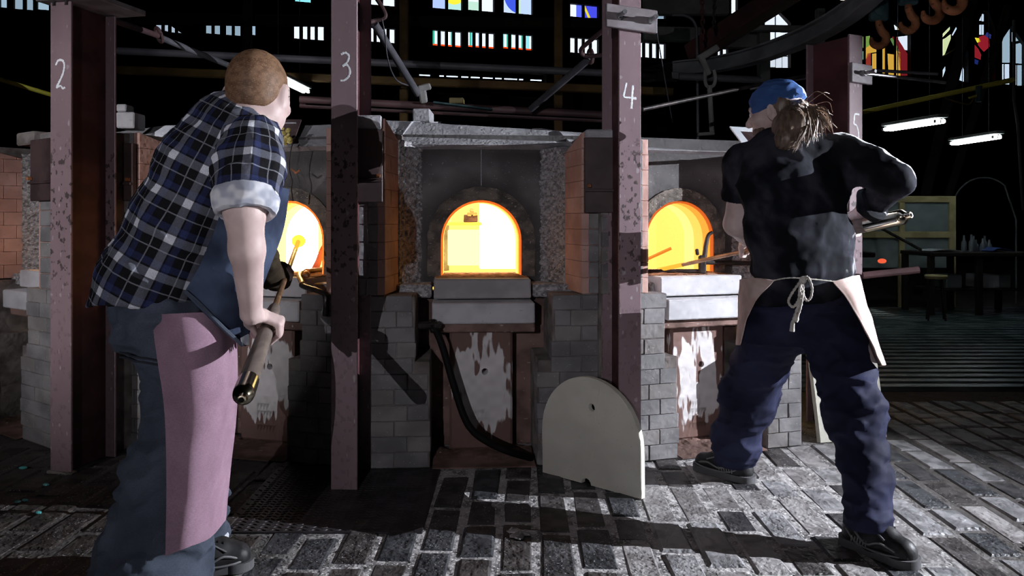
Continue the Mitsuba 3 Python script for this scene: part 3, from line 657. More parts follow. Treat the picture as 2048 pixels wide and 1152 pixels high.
cladding(FAa, -.92, -.62, 1.30, 1.60); cladding(F0, .48, .86, 1.30, 1.62)
cap_block(F0, .30, .50, 1.60, 1.67, 'm_core')
obj('seam', FB.box(-.0025, .0025, .446, .452, 1.385, 1.60, .001), 'm_slab', FU)

# ------------------------------------------------------------------ steel columns with chalk numbers
def chalk(parent, strokes, M):
    """a chalk digit from strokes in the column's front plane (x, z in metres), each a ribbon of crumbly width"""
    ms = []
    for st in strokes:
        p = catmull(st, 7); n = len(p)
        r = .0048 + .0018 * np.array([rng.uniform(-1, 1) for _ in range(n)])
        t = tube(np.c_[p[:, 0], np.zeros(n), p[:, 1]], r, 6); t.vertices[:, 1] = -.0006 + t.vertices[:, 1] * .12; ms.append(move(t, M))
    tag(obj('chalk_number', cat(*ms), 'm_chalk', parent), parent and 'white chalk number')
def column(x, y, deg, top, label, w=.118, d=.30, digit=None, dz=0, base=True):
    k = thing('steel_column', label, 'column', 'numbered steel columns round the furnace')
    a = math.radians(deg); M = frame([x, y, 0], [math.cos(a), math.sin(a), 0], [-math.sin(a), math.cos(a), 0], [0, 0, 1])
    t = .014
    obj('front_flange', move(cbox(-w / 2, w / 2, 0, t, 0, top, .0025), M), 'm_column', k)
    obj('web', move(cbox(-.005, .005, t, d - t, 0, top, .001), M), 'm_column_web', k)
    obj('rear_flange', move(cbox(-w / 2, w / 2, d - t, d, 0, top, .0025), M), 'm_column', k)
    if digit:
        tag(k); chalk(k, [[(px, pz + dz) for px, pz in st] for st in digit], M); labels[list(labels)[-1]] = labels[list(labels)[-1]]
    return k, M
D2 = [[(-.027, .04), (-.012, .062), (.012, .06), (.022, .035), (.012, -.005), (-.010, -.045), (-.022, -.066), (0, -.058), (.014, -.072), (.026, -.066)]]
D3 = [[(-.014, .060), (.006, .068), (.022, .052), (.014, .026), (-.006, .008)], [(-.006, .008), (.012, .014), (.026, -.008), (.022, -.036), (.002, -.054), (-.016, -.056)]]
D4 = [[(-.016, .055), (-.024, .02), (-.028, -.008), (0, -.012), (.030, -.016)], [(.014, .044), (.010, .0), (.008, -.04), (.006, -.062)]]
D5 = [[(.026, .088), (-.008, .088), (-.014, .06), (-.016, .034), (.004, .026), (.018, -.01), (.020, -.07), (.018, -.10)]]
c2, M2 = column(*P(121, 946, 3.80)[:2], -14, 2.232, 'mauve steel column with chalk number 2, left of the man in plaid', digit=D2, dz=CH - (147 - HY) / F * 3.8)
c3, M3 = column(*P(688, 980, 3.57)[:2], -2, 2.75, 'mauve steel column with chalk number 3, between the two men, blotched with rust', digit=D3, dz=CH - (136 - HY) / F * 3.57)
c4, M4 = column(*P(1260, 970, 3.64)[:2], 9, 2.75, 'mauve steel column with chalk number 4, behind the cream arched board', w=.104, d=.29, digit=D4, dz=CH - (190 - HY) / F * 3.64)
c5, M5 = column(*P(1712, 900, 4.53)[:2], 26, 2.245, 'short mauve steel column with chalk number 5, behind the man in the blue cap', w=.104, d=.32, digit=D5, dz=CH - (260 - HY) / F * 4.53)
tag(c2 + '__chalk_number', 'white chalk number 2'); tag(c3 + '__chalk_number', 'white chalk number 3'); tag(c4 + '__chalk_number', 'white chalk number 4'); tag(c5 + '__chalk_number', 'white chalk number 5')
obj('base_weld', move(rough(cbox(-.072, .072, -.012, .03, 0, .012, .004).subdivide_to_size(.02), .006, 60), M2), 'm_core', c2)
obj('top_plate', move(cbox(-.115, .20, -.03, .34, 2.235, 2.262, .003), M2), 'm_bracket', c2)
for x in (-.035, .035): obj('bolt', move(rod((x, .0, 2.215), (x, .0, 2.236), .009, 8), M2), 'm_iron', c2)
# clamp plates with long bolts
def clamp(k, M, x0, x1, z0, z1, bolts, shear=0.0):
    m = cbox(x0, x1, -.028, -.004, z0, z1, .003); m.vertices[:, 2] -= (m.vertices[:, 0] - x0) * shear
    p = obj('clamp_plate', move(m, M), 'm_bracket', k)
    for bx in bolts:
        z = (z0 + z1) / 2 - (bx - x0) * shear
        b = cat(rod((bx, -.004, z), (bx, -.115, z), .010, 10), lathe_on((bx, -.028, z), (bx, -.10, z), [(0, .017), (.018, .017)], 6), lathe_on((bx, -.046, z), (bx, -.10, z), [(0, .016), (.004, .016)], 10))
        obj('bolt', move(b, M), 'm_bolt', p)
z4 = CH - (32 - HY) / F * 3.62
clamp(c4, M4, -.118, .120, z4 - .052, z4 + .052, (-.058, .085), .10)
z5 = CH - (145 - HY) / F * 4.5
clamp(c5, M5, -.062, .10, z5 - .055, z5 + .055, (.02,), .04)
obj('rod', move(rod((.0, -.02, z5), (.62, -.10, z5 - .02), .010, 8), M5), 'm_bolt', c5)
z = CH - (546 - HY) / F * 4.5
obj('stub_pipe', move(rod((.02, -.03, z - .015), (.26, -.20, z + .02), .020, 10), M5), 'm_pipe_red', c5)

# ------------------------------------------------------------------ things at the furnace
def cover_board(pts3, label, n):
    """arched fire-clay board from its two lower corners and its top, in the plane those three span"""
    k = thing('furnace_door', label, 'board', 'loose furnace door boards')
    A, B, C = pts3; x = unit(B - A); w = np.linalg.norm(B - A); yv = C - (A + B) / 2; yv = yv - x * (yv @ x); H = np.linalg.norm(yv); yv = yv / H
    nrm = np.cross(x, yv)                      # towards the camera when x runs right and y up
    hw = w / 2; pl = sg.Polygon([(hw + px, pz) for px, pz in arch_poly(hw, 0, H, 30, 1.02)])
    pl = pl.difference(sg.Point(hw * 1.06, H * .725).buffer(.017)).difference(sg.Point(hw * .93, .0).buffer(.026).union(sg.box(hw * .93 - .024, 0, hw * .93 + .024, .012)))
    m = extrude(pl.buffer(-.0015), .030); m2 = extrude(pl, .026); m2.vertices[:, 2] += .002
    M = frame(A - nrm * .030, x, yv, nrm)
    obj('panel', move(rough(cat(m2, m).subdivide_to_size(.08), .0012, 40), M), 'm_board', k)
    obj('notch_dark_disc', move(lathe_on((hw * .93, .012, .0035), (hw * .93, .012, 1), [(0, .026), (.001, .026)], 14), M), 'm_black', k)  # black disc added to stand for the dark in the notch
    obj('hole_dark_disc', move(lathe_on((hw * 1.06, H * .725, .0035), (hw * 1.06, H * .725, 1), [(0, .019), (.001, .019)], 14), M), 'm_black', k)  # another added black disc, shade for the round hole
    return k
a, b = G(1085, 945), G(1283, 999)
top = P(1190, 757, 3.60)
cover_board((a, b, top), 'cream arched furnace door board with two holes leaning on column 4', 1)
a, b = G(1641, 886), G(1774, 874)
c = (a + b) / 2 + np.array([.0, .12, .62])
cover_board((a, b, c), 'white arched furnace door board leaning behind the legs of the man in the cap', 2)
# iron plate with raised lugs let into the paving
k = thing('checker_plate', 'dark steel plate with raised lugs set in the paving under column 3', 'floor plate')
px0, px1, py0, py1 = -1.135, -.345, 3.085, 3.935
obj('plate', cbox(px0, px1, py0, py1, -.03, .002, .002), 'm_checker', k)
lug = []
for j in range(int((py1 - py0) / .0285)):
    for i in range(int((px1 - px0) / .052)):
        for q in (0, 1):
            x, y = px0 + .022 + i * .052 + (j % 2) * .026 + q * .026, py0 + .016 + j * .0285 + (0 if q == 0 else .0)
            if x > px1 - .015: continue
            an = .55 if (q + j) % 2 else -.55; c, s = math.cos(an), math.sin(an); L, W, H = .0145, .0042, .0032
            vv = np.array([[-L, 0, 0], [0, -W, 0], [L, 0, 0], [0, W, 0], [-L * .45, 0, H], [L * .45, 0, H]]); vv = np.c_[vv[:, 0] * c - vv[:, 1] * s + x, vv[:, 0] * s + vv[:, 1] * c + y, vv[:, 2] + .002]
            lug.append((vv, np.array([[0, 1, 4], [1, 5, 4], [1, 2, 5], [2, 3, 5], [3, 4, 5], [3, 0, 4]])))
tag(obj('lug', cat(*lug), 'm_checker', k), kind='stuff')
# black bent poker / hose bracket in the middle niche
k = thing('hose_pipe', 'black bent pipe hanging from a bracket below the middle furnace hole', 'pipe')
pts = [P(866, 648, 3.93), P(884, 690, 3.93), P(905, 762, 3.92), P(926, 828, 3.90), P(946, 862, 3.88), P(976, 884, 3.86), P(1015, 902, 3.83), G(1062, 925) + [0, 0, .022]]
obj('pipe', tube(catmull(pts, 8), .0175, 12), 'm_hose', k, smooth=40)
obj('bracket', cat(bar(P(838, 650, 3.97), P(880, 650, 3.93), .05, .034, .008), bar(P(862, 640, 3.96), P(870, 664, 3.93), .04, .03, .006)), 'm_iron', k)
# rests for the blowpipes
k = thing('pipe_rest', 'cranked iron rod hooked over the sill of the left furnace hole', 'iron rest')
pts = [FAa.pt(.165, .55, .925), FAa.pt(.16, .30, .915), P(604, 566, 4.06), P(606, 572, 4.02), P(640, 583, 3.92), P(650, 590, 3.90), P(652, 606, 3.89), P(651, 632, 3.89)]
obj('rod', tube(catmull(pts, 6), .0135, 10), 'm_iron', k, smooth=40)
obj('twisted_grip', lathe_on(FAa.pt(.162, .36, .918), P(605, 563, 4.07), [(.01 * i, .017 + .004 * math.sin(i * 1.9)) for i in range(16)], 12), 'm_pipe_steel', k, smooth=40)
k = thing('glowing_scoop', 'red-hot curved iron standing inside the left furnace hole', 'iron hook')
g = [FAa.pt(.20, .62, 1.13), FAa.pt(.17, .60, 1.10), FAa.pt(.135, .58, 1.04), FAa.pt(.12, .56, .97), FAa.pt(.10, .55, .915)]
obj('blade', tube(catmull(g, 6), [.004] + list(np.linspace(.006, .022, 24)), 10), 'm_rust', k, smooth=40, emitter=glow((.35, .03, .01), .05))
k = thing('pipe_fork', 'black iron fork standing on the sill of the right furnace hole', 'iron rest')
f0 = FC.pt(.075, .33, .905)
obj('post', cat(bar(f0 + [0, 0, -.004], f0 + [0, 0, .10], .040, .036, .008, up=(0, 1, 0)), bar(f0 + [-.025, 0, .10], f0 + [-.030, 0, .135], .018, .022, .005, up=(0, 1, 0))), 'm_iron', k)
obj('horn', tube(catmull([f0 + [.012, 0, .09], f0 + [.022, 0, .16], f0 + [.035, 0, .21], f0 + [.058, 0, .228]], 6), np.linspace(.014, .009, 19), 10), 'm_iron', k, smooth=40)
obj('arm', cat(rod(f0 + [.01, .01, .06], FC.pt(.46, .28, .955), .013, 10), rod(f0 + [-.30, .02, .012], f0 + [.0, .0, .012], .011, 8)), 'm_iron', k)
# blocks and boards on top of the furnace
def small_block(px, py0, py1, px1, d, m, label, depth=.12):
    a, b = P(px, py1, d), P(px1, py0, d)
    tag(obj(fresh('fire_brick') if False else 'fire_brick', rough(cbox(a[0], b[0], d, d + depth, a[2], b[2], .006), .002, 30), m), label, 'brick')
small_block(825, 217, 243, 860, 4.55, 'm_slab', 'pale fire brick standing on the hood above the middle hole', .22)
small_block(898, 195, 206, 927, 5.54, 'm_board_frame', 'small yellowish brick lying on the thin plate above the middle hole')
small_block(232, 224, 256, 268, 4.40, 'm_white_block', 'pale rough block on the pier behind column 2', .14)
small_block(232, 208, 223, 252, 4.44, 'm_white_block', 'thin pale-green block on top of the rough block behind column 2', .10)
k = thing('mirror_plate', 'dark glossy plate leaning on the hood above the left furnace hole', 'plate')
a, b, c, d = P(548, 283, 4.36), P(588, 282, 4.36), P(603, 240, 4.52), P(556, 240, 4.52)
obj('panel', sheet(np.array([[a, d], [b, c]]), .008), 'm_plate', k)
obj('hinge', rod(P(566, 246, 4.48), P(592, 246, 4.48), .006, 8), 'm_bolt', k)
r_ = random.Random(4)
c0 = P(573, 272, 4.28)
ms = []
for i in range(16):
    s = trimesh.creation.icosphere(1, r_.uniform(.007, .015)); s.vertices += c0 + [r_.uniform(-.022, .022), r_.uniform(-.01, .02), r_.uniform(-.045, .045)]; ms.append(rough(s, .006, 60))
tag(obj('clay_lump', cat(*ms[:1], *ms[1:]), 'm_yellow_lump'), 'crumbly yellow clay lump stuck on the hood edge beside the man in plaid', 'clay', kind='thing')
w = [P(586, 282, 4.26), P(580, 310, 4.27), P(579, 340, 4.28), P(584, 360, 4.28), P(583, 378, 4.28), P(586, 402, 4.30)]
k = thing('hanging_wire', 'dark wire dangling in front of the left furnace wall', 'wire')
obj('wire', tube(catmull(w, 8), .0035, 6), 'm_iron', k); obj('tie', cat(rod(P(583, 338, 4.27), P(592, 346, 4.25), .005, 6), rod(P(590, 347, 4.25), P(600, 340, 4.24), .005, 6)), 'm_rust', k)
k = thing('heat_shield', 'tin-framed square shield held up before the face of the man in the cap', 'shield')
q = [P(1459, 254, 4.2), P(1528, 258, 4.2), P(1540, 290, 4.0), P(1489, 294, 4.0)]
cen_ = sum(q) / 4; inn = [cen_ + (p - cen_) * .52 for p in q]
for i in range(4):
    j = (i + 1) % 4; obj('frame_bar', sheet(np.array([[q[i], q[j]], [inn[i], inn[j]]]), .008), 'm_paper', k)
obj('visor', sheet(np.array([[inn[0], inn[1]], [inn[3], inn[2]]]), .004), 'm_plate', k)
obj('stand', rod((q[2] + q[3]) / 2, FC.pt(.56, .2, 1.58), .009, 8), 'm_iron', k)
# teal glass crumbs on the paving
for i, (x, y) in enumerate(((46, 938), (50, 1003), (36, 1006), (92, 972), (76, 1028))):
    s = trimesh.creation.icosphere(1, .009 + .004 * (i == 0)); s.vertices = s.vertices * [1.5, 1, .6] + G(x, y) + [0, 0, .006]
    tag(obj('glass_shard', rough(s, .004, 80), 'm_teal_glass'), ['largest teal glass crumb on the paving left of column 2', 'long teal glass crumb on the setts near the left edge', 'teal glass crumb leftmost on the setts', 'small teal glass crumb nearest the foot of column 2', 'teal glass crumb nearest the legs of the man in plaid'][i], 'glass shard', 'glass crumbs')
def blob(a, b):
    t = a * 2 * math.pi; r = b * (.042 + .014 * math.sin(3 * t + 1) + .008 * math.sin(7 * t)); c = G(1042, 1068); return [c[0] + r * math.cos(t) * 1.25, c[1] + r * math.sin(t) * 1.1, .004 + .006 * (1 - b * b)]
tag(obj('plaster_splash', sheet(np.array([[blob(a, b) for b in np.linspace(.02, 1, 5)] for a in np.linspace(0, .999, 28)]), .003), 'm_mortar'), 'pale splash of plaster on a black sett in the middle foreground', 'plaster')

# ------------------------------------------------------------------ the two glass blowers
def wrinkle(p, d, amp, f, seed=0, ridge=True, near=.03):
    """folds of cloth on the distance d; f = frequencies along x, y, z"""
    m = np.abs(d) < near; q = p[m] * np.asarray(f, np.float32)
    n = fnoise(q, 3, seed)
    if ridge: n = np.clip(1 - np.abs(2 * n - 1) * 2.6, 0, 1) ** 1.6 - .25
    else: n = 2 * n - 1
    d = d.copy(); d[m] = d[m] - amp * n.astype(np.float32); return d
def head_frame(f, up=(0, 0, 1)):
    f = unit(f); r = unit(np.cross(f, up)); u = np.cross(r, f); return r, f, u
def head_sdf(p, c, fr, s):
    r, f, u = fr; R = np.array([r, f, u]); at = lambda a, b, z: c + s * (r * a + f * b + u * z)
    d = ell(p, at(0, -.008, .022), R, s * np.array([.077, .098, .092]))
    d = smin(d, ell(p, at(0, .030, -.045), R, s * np.array([.060, .066, .070])), .03 * s)
    d = smin(d, ell(p, at(0, .062, -.092), R, s * np.array([.030, .026, .022])), .025 * s)          # chin
    d = smin(d, ell(p, at(0, .080, .022), R, s * np.array([.055, .018, .016])), .015 * s)            # brow
    d = smin(d, cap(p, at(0, .088, .012), at(0, .112, -.026), .010 * s, .015 * s), .012 * s)         # nose
    d = smin(d, ell(p, at(0, .088, -.058), R, s * np.array([.026, .013, .010])), .008 * s)           # lips
    for q in (-1, 1):
        d = smax(d, -ell(p, at(q * .032, .096, .004), R, s * np.array([.017, .014, .011])), .012 * s)  # eye sockets
        d = smin(d, ell(p, at(q * .032, .079, .004), R, s * np.array([.013, .013, .012])), .004 * s)
        d = smin(d, ell(p, at(q * .055, .060, -.025), R, s * np.array([.022, .024, .022])), .02 * s)   # cheek
        Re = np.array([unit(r * 1.0 - f * .35 * q * q), unit(f + r * .35), u])
        e = ell(p, at(q * .084, -.012, -.012), np.array([unit(r * q - f * .45), unit(f + r * q * .45), u]), s * np.array([.010, .021, .034]))
        e = smax(e, -ell(p, at(q * .095, -.004, -.008), np.array([unit(r * q - f * .45), unit(f + r * q * .45), u]), s * np.array([.008, .012, .022])), .006 * s)
        d = smin(d, e, .006 * s)                                                                         # ear
    return d
def grip_prims(W, g, a, R, s, palm_r=.019, fr=.0088, order=1):
    """capsules of a hand whose palm lies on a bar (centre g, axis a, radius R) with fingers closing over the side s"""
    a, s = unit(a), np.asarray(s, float); n = np.subtract(W, g); n = unit(n - a * (n @ a)); s = unit(np.cross(a, n) * np.sign(np.cross(a, n) @ s))
    out, pal = [], []
    for k, off in enumerate((.034, .012, -.010, -.031)):
        o = off * order; L = (.92, 1.0, .96, .8)[k]
        kn = g + a * o + n * (R + .024) + s * (.016 + .004 * (k in (1, 2))); m1 = g + a * (o * 1.04) + s * (R + .030 * L) + n * (.006); m2 = g + a * o + s * (R + .010) - n * (R * .55 + .012 * L); tp = g + a * o * .96 + s * (.001) - n * (R + .010 * L)
        out.append([(kn, .0115), (m1, .0102), (m2, .0092), (tp, .0078)])
        pal.append((W + a * o * .45, kn, .0195 if k < 3 else .017, .0125))
    th0 = W * .55 + g * .45 + a * order * .026 - s * (R * .5 + .016) + n * .010
    th = [(th0, .016), (g + a * order * .040 - s * (R + .017) + n * .002, .0125), (g + a * order * .046 - s * (R * .5 + .006) - n * (R + .009), .0098)]
    out.append(th); pal.append((W, th0, .020, .016))
    return out, pal
def grip_sdf(p, prims):
    out, pal = prims; d = None
    for A, B, ra, rb in pal:
        c = cap(p, A, B, ra, rb); d = c if d is None else smin(d, c, .014)
    for ch in out:
        e = None
        for (A, ra), (B, rb) in zip(ch[:-1], ch[1:]):
            c = cap(p, A, B, ra, rb); e = c if e is None else smin(e, c, .004)
        d = smin(d, e, .005)
    return d
def hand_points(prims): return [q for ch in prims[0] for q, _ in ch] + [x for A, B, _, _ in prims[1] for x in (A, B)]
def body_mesh(coarse, pts, fine, h=.0055):
    """one continuous skin: the body with its hands and head in one distance field"""
    lo = [(np.min(ps, 0) - .06, np.max(ps, 0) + .06, fn) for fn, ps, _ in fine]
    def f(p):
        d = coarse(p)
        for a, b, fn in lo:
            m = ((p > a) & (p < b)).all(1)
            if m.any(): d[m] = np.minimum(d[m], fn(p[m]))
        return d
    return fit(f, pts, .16, h)
def axis_uv(m, a, b, ref, rad):
    """cylinder coordinates in metres about the axis a-b, the seam opposite ref"""
    d = unit(np.subtract(b, a)); e = unit(np.asarray(ref) - d * (np.asarray(ref) @ d)); w = np.cross(d, e)
    q = m.vertices - a; return np.c_[np.arctan2(q @ w, q @ e) * rad, q @ d]
def shoe(k, heel, toe, name='shoe', lift=0.0, s=1.0):
    x = unit(np.array([toe[0] - heel[0], toe[1] - heel[1], 0])); L = np.linalg.norm((toe - heel)[:2]); y = np.array([-x[1], x[0], 0]); z = np.array([0, 0, 1.0])
    h0 = np.array([heel[0], heel[1], 0]); at = lambda a, b, c: h0 + x * a * L + y * b + z * c
    def up_(p):
        d = chain(p, [at(.13, 0, .050), at(.45, 0, .052), at(.84, 0, .040)], [.040 * s, .046 * s, .042 * s], .03)
        d = smin(d, cap(p, at(.16, 0, .05), at(.20, 0, .115 * s), .040, .045), .03)
        d = smin(d, cap(p, at(.30, 0, .09 * s), at(.62, 0, .066 * s), .036, .036), .02)
        return smax(d, .014 - p[:, 2], .004)
    key = obj(name, fit(up_, [at(0, 0, 0), at(1, 0, .14)], .06, .007), 'm_shoe', k, smooth=True)
    pl = sg.LineString([(.10 * L, 0), (.45 * L, .004), (.86 * L, 0)]).buffer(.046 * s).union(sg.Point(.84 * L, 0).buffer(.050 * s))
    so = extrude(pl, .030); M = frame(h0, x, y, z); obj('sole', move(so, M), 'm_sole', key)
    for q in (-1, 1):
        for pts, r in (([(.14, .044, .105), (.28, .049, .064), (.46, .053, .048), (.66, .051, .056), (.90, .034, .044)], .0042), ([(.10, .040, .060), (.30, .051, .038), (.55, .056, .034), (.80, .050, .036), (.99, .022, .036)], .0036), ([(.44, .026, .098), (.56, .036, .082), (.70, .042, .066)], .0034)):
            st = catmull([at(a_, q * b_ * s, c_ * (s if c_ > .05 else 1)) for a_, b_, c_ in pts], 6); obj('side_stripe', tube(st, r, 6), 'm_shoe_trim', key)
        for i in range(6):
            t = .22 + .045 * i; obj('sole_rib', tube([at(t, q * .050 * s, .036), at(t + .015, q * .050 * s, .058)], .0032, 5), 'm_shoe_trim', key)
    for i in range(4):
        t = .42 + .075 * i; obj('lace', tube(catmull([at(t, -.028 * s, (.104 - .07 * (t - .4)) * s), at(t + .01, 0, (.112 - .085 * (t - .4)) * s), at(t, .028 * s, (.104 - .07 * (t - .4)) * s)], 4), .0035, 6), 'm_black', key)
    return key
def ribbon_tube(pts, r, n=6, k=6): return tube(catmull(pts, k), r, n)

# ---- man in the plaid shirt
k1 = thing('person', 'man with cropped ginger hair in plaid shirt and mauve apron bending toward the left hole', 'person')
tipA, endA = P(483, 800, 1.75), P(597, 482, 4.45)
def along(a, b, px):
    """the point of the segment a-b seen at image column px"""
    k = (px - CX) / F; d = b - a; t = (k * a[1] - a[0]) / (d[0] - k * d[1]); return a + d * t
axA = unit(endA - tipA)
gR = along(tipA, endA, 532); WR = P(503, 630, gR[1] - .075)
shR, elR = P(502, 286, 2.29), P(489, 425, 2.17)
shL, elL = P(478, 275, 2.64), P(508, 468, 2.80)
gL = along(tipA, endA, 571); WL = P(538, 553, gL[1] - .10)
neck, chest, pelv = P(475, 243, 2.46), P(432, 350, 2.46), P(322, 620, 2.42)
hc = P(515, 187, 2.46); hf = head_frame((.03, .96, -.25)); HS = 1.10
hipR, hipL = P(315, 655, 2.36), P(332, 655, 2.50)
legR = [hipR, P(352, 765, 2.34), P(360, 842, 2.31), P(334, 960, 2.30), P(306, 1130, 2.30), P(300, 1236, 2.30)]
legL = [hipL, P(396, 860, 2.64), P(404, 1074, 2.79)]
prR, prL = grip_prims(WR, gR, axA, .0225, (1, 0, 0)), grip_prims(WL, gL, axA, .012, (1, 0, 0))
def armR(p): return chain(p, [shR, elR, P(494, 500, 2.19), WR], [.060, .052, .046, .030], .02)
def b1(p):
    d = head_sdf(p, hc, hf, HS)
    d = smin(d, chain(p, [hc - hf[2] * .06 * HS - hf[1] * .02, P(522, 228, 2.44), P(500, 258, 2.45)], [.062, .066, .078], .03), .03)
    w = unit((.36, -.93, 0))
    d = smin(d, chain(p, [neck, chest, P(365, 480, 2.44), pelv], [.07, .115, .105, .11], .06, w, 1.3), .05)
    d = smin(d, chain(p, [neck, shR], [.06, .058], .03), .04); d = smin(d, chain(p, [neck, shL], [.06, .058], .03), .04)
    d = smin(d, armR(p), .03); d = smin(d, chain(p, [shL, elL, WL], [.055, .045, .030], .02), .03)
    d = smin(d, chain(p, [hipR, P(358, 842, 2.32), P(325, 1000, 2.32), P(300, 1225, 2.31)], [.085, .06, .058, .042], .04), .05)
    d = smin(d, chain(p, legL, [.09, .06, .042], .04), .05); return d
def handR(p): return smin(grip_sdf(p, prR), smax(armR(p), WR[2] + .0 - p[:, 2] - .01, .01), .018)
m = body_mesh(b1, [hc, shR, elR, WR, shL, WL, pelv] + legR + legL, [(handR, hand_points(prR) + [WR, WR + [0, 0, .08]], .0036), (lambda p: grip_sdf(p, prL), hand_points(prL), .0045),
              (lambda p: head_sdf(p, hc, hf, HS), [hc - .12, hc + .12], .0052)])
obj('body', m, 'm_skin', k1, smooth=True)
def hair1(p):
    d = ell(p, hc + HS * (hf[1] * -.010 + hf[2] * .022), np.array(hf), HS * np.array([.0815, .1025, .0965]))
    d = smin(d, ell(p, hc + HS * (hf[1] * -.052 + hf[2] * -.036), np.array(hf), HS * np.array([.058, .044, .045])), .035)
    q = p - hc; cut = -(q @ hf[2]) * .95 + (q @ hf[1]) * .62 - .050 * HS
    low = -(q @ hf[2]) - .068 * HS
    face = (q @ hf[1]) - .058 * HS
    ear = ell(p, hc + HS * (hf[0] * .086 - hf[1] * .008 - hf[2] * .012), np.array(hf), HS * np.array([.03, .026, .036]))
    d = smax(smax(smax(d, cut, .008), low, .01), face, .01); d = smax(d, -ear, .006)
    return wrinkle(p, d, .0016, (90, 90, 90), 3, False)
obj('hair', fit(hair1, [hc - .13, hc + .13], .02, .005), 'm_hair_ginger', k1, smooth=True)
for q in (-1, 1):
    e = trimesh.creation.icosphere(2, .011 * HS); e.vertices += hc + HS * (hf[0] * .032 * q + hf[1] * .083 + hf[2] * .004); obj('eye', e, 'm_eye', k1, smooth=True)
# plaid shirt: torso, sleeves, rolled cuff, hanging front
wS = unit((.36, -.93, 0))
axis_a, axis_b = P(275, 600, 2.42), P(470, 225, 2.46)
zhem = CH - (606 - HY) / F * 2.40
def shirt1(p):
    d = chain(p, [P(272, 640, 2.41), P(300, 560, 2.42), P(352, 450, 2.44), P(416, 335, 2.46), P(462, 258, 2.465), P(492, 228, 2.47)], [.138, .134, .132, .134, .095, .062], .05, wS, 1.38)
    d = smin(d, cap(p, P(455, 268, 2.46), shR, .088, .070), .05); d = smin(d, cap(p, P(455, 262, 2.46), shL, .09, .08), .06)
    ax = unit(axis_b - axis_a)
    s = (p - axis_a.astype(np.float32)) @ ax.astype(np.float32)
    d = wrinkle(p, d, .012, (8, 8, 4), 5); d = wrinkle(p, d, .003, (16, 16, 11), 8)
    inner = d + .020
    hem = zhem - p[:, 2] + .010 * np.sin(p[:, 0] * 21)
    d = smax(d, -smax(inner, p[:, 2] - zhem - .16, .01), .004)
    d = smax(d, -cap(p, P(535, 170, 2.45), P(552, 225, 2.42), .080, .066), .01)     # neck opening
    return smax(d, hem, .006)
m = fit(shirt1, [P(175, 612, 2.42), P(520, 205, 2.46), shR, shL], .14, .0085)
obj('shirt', m, 'm_plaid', k1, smooth=True, uv=axis_uv(m, axis_a, axis_b, (.3, -.95, 0), .185))
def sleeve(a, b, c, ra, rb, rc, seed, open_=.02):
    def f(p):
        d = chain(p, [a, b, c], [ra, rb, rc], .03); d = wrinkle(p, d, .010, (12, 12, 7), seed); d = wrinkle(p, d, .003, (30, 30, 20), seed + 3, False)
        t = unit(c - b); e = (p - c.astype(np.float32)) @ t.astype(np.float32)
        return smax(smax(d, e, .006), -smax(d + .018, -e - .06, .006), .004)
    return f
sR = sleeve(P(505, 286, 2.31), P(499, 340, 2.25), P(490, 412, 2.18), .085, .094, .082, 11)
m = fit(sR, [P(507, 262, 2.31), P(490, 412, 2.18)], .13, .0075)
obj('sleeve', m, 'm_plaid', k1, smooth=True, uv=axis_uv(m, P(490, 412, 2.18), P(507, 240, 2.31), (.1, -1, 0), .092))
ca, cb = P(493, 384, 2.195), P(490, 432, 2.172)
cuff = lathe_on(ca, cb, [(-.004, .072), (0, .086), (.02, .0925), (.045, .0905), (.062, .082), (.066, .070), (.058, .062), (.0, .062)], 40)
cuff = cuff.subdivide_to_size(.02); cuff.vertices += (np.stack([fnoise(cuff.vertices * 22 + 7 * q, 3) for q in range(3)], -1) - .5) * .02
obj('rolled_cuff', cuff, 'm_plaid_cuff', k1, smooth=True)
sL = sleeve(shL, P(492, 380, 2.74), P(512, 478, 2.82), .085, .078, .066, 21)
m = fit(sL, [shL, P(512, 478, 2.82)], .12, .009); obj('sleeve', m, 'm_plaid', k1, smooth=True, uv=axis_uv(m, P(512, 478, 2.82), shL, (.1, -1, 0), .085))
g = lerp_grid([[P(455, 372, 2.30), P(500, 372, 2.27), P(545, 372, 2.34), P(578, 378, 2.46)], [P(432, 455, 2.29), P(480, 470, 2.26), P(530, 470, 2.33), P(566, 458, 2.44)], [P(398, 535, 2.285), P(450, 560, 2.26), P(505, 570, 2.33), P(535, 545, 2.42)],
               [P(371, 583, 2.28), P(420, 628, 2.25), P(470, 662, 2.30), P(506, 622, 2.40)], [P(380, 590, 2.275), P(425, 636, 2.245), P(486, 690, 2.285), P(497, 680, 2.33)]], 40, 30)
g = g + (fnoise(g * 16, 3)[..., None] - .5) * np.array([.01, -.03, 0])
obj('shirt_front', sheet(g, .004), 'm_shirt_inside', k1, smooth=60)
tp = sheet(lerp_grid([[P(482, 676, 2.27), P(497, 668, 2.30)], [P(484, 690, 2.27), P(497, 690, 2.30)]], 6, 6), .005); obj('shirt_tip', tp, 'm_plaid_cuff', k1)
edge = catmull([P(371, 583, 2.265), P(398, 606, 2.25), P(425, 634, 2.238), P(455, 664, 2.255), P(486, 691, 2.275)], 6); obj('hem_edge', tube(edge, .006, 6), 'm_denim', k1)
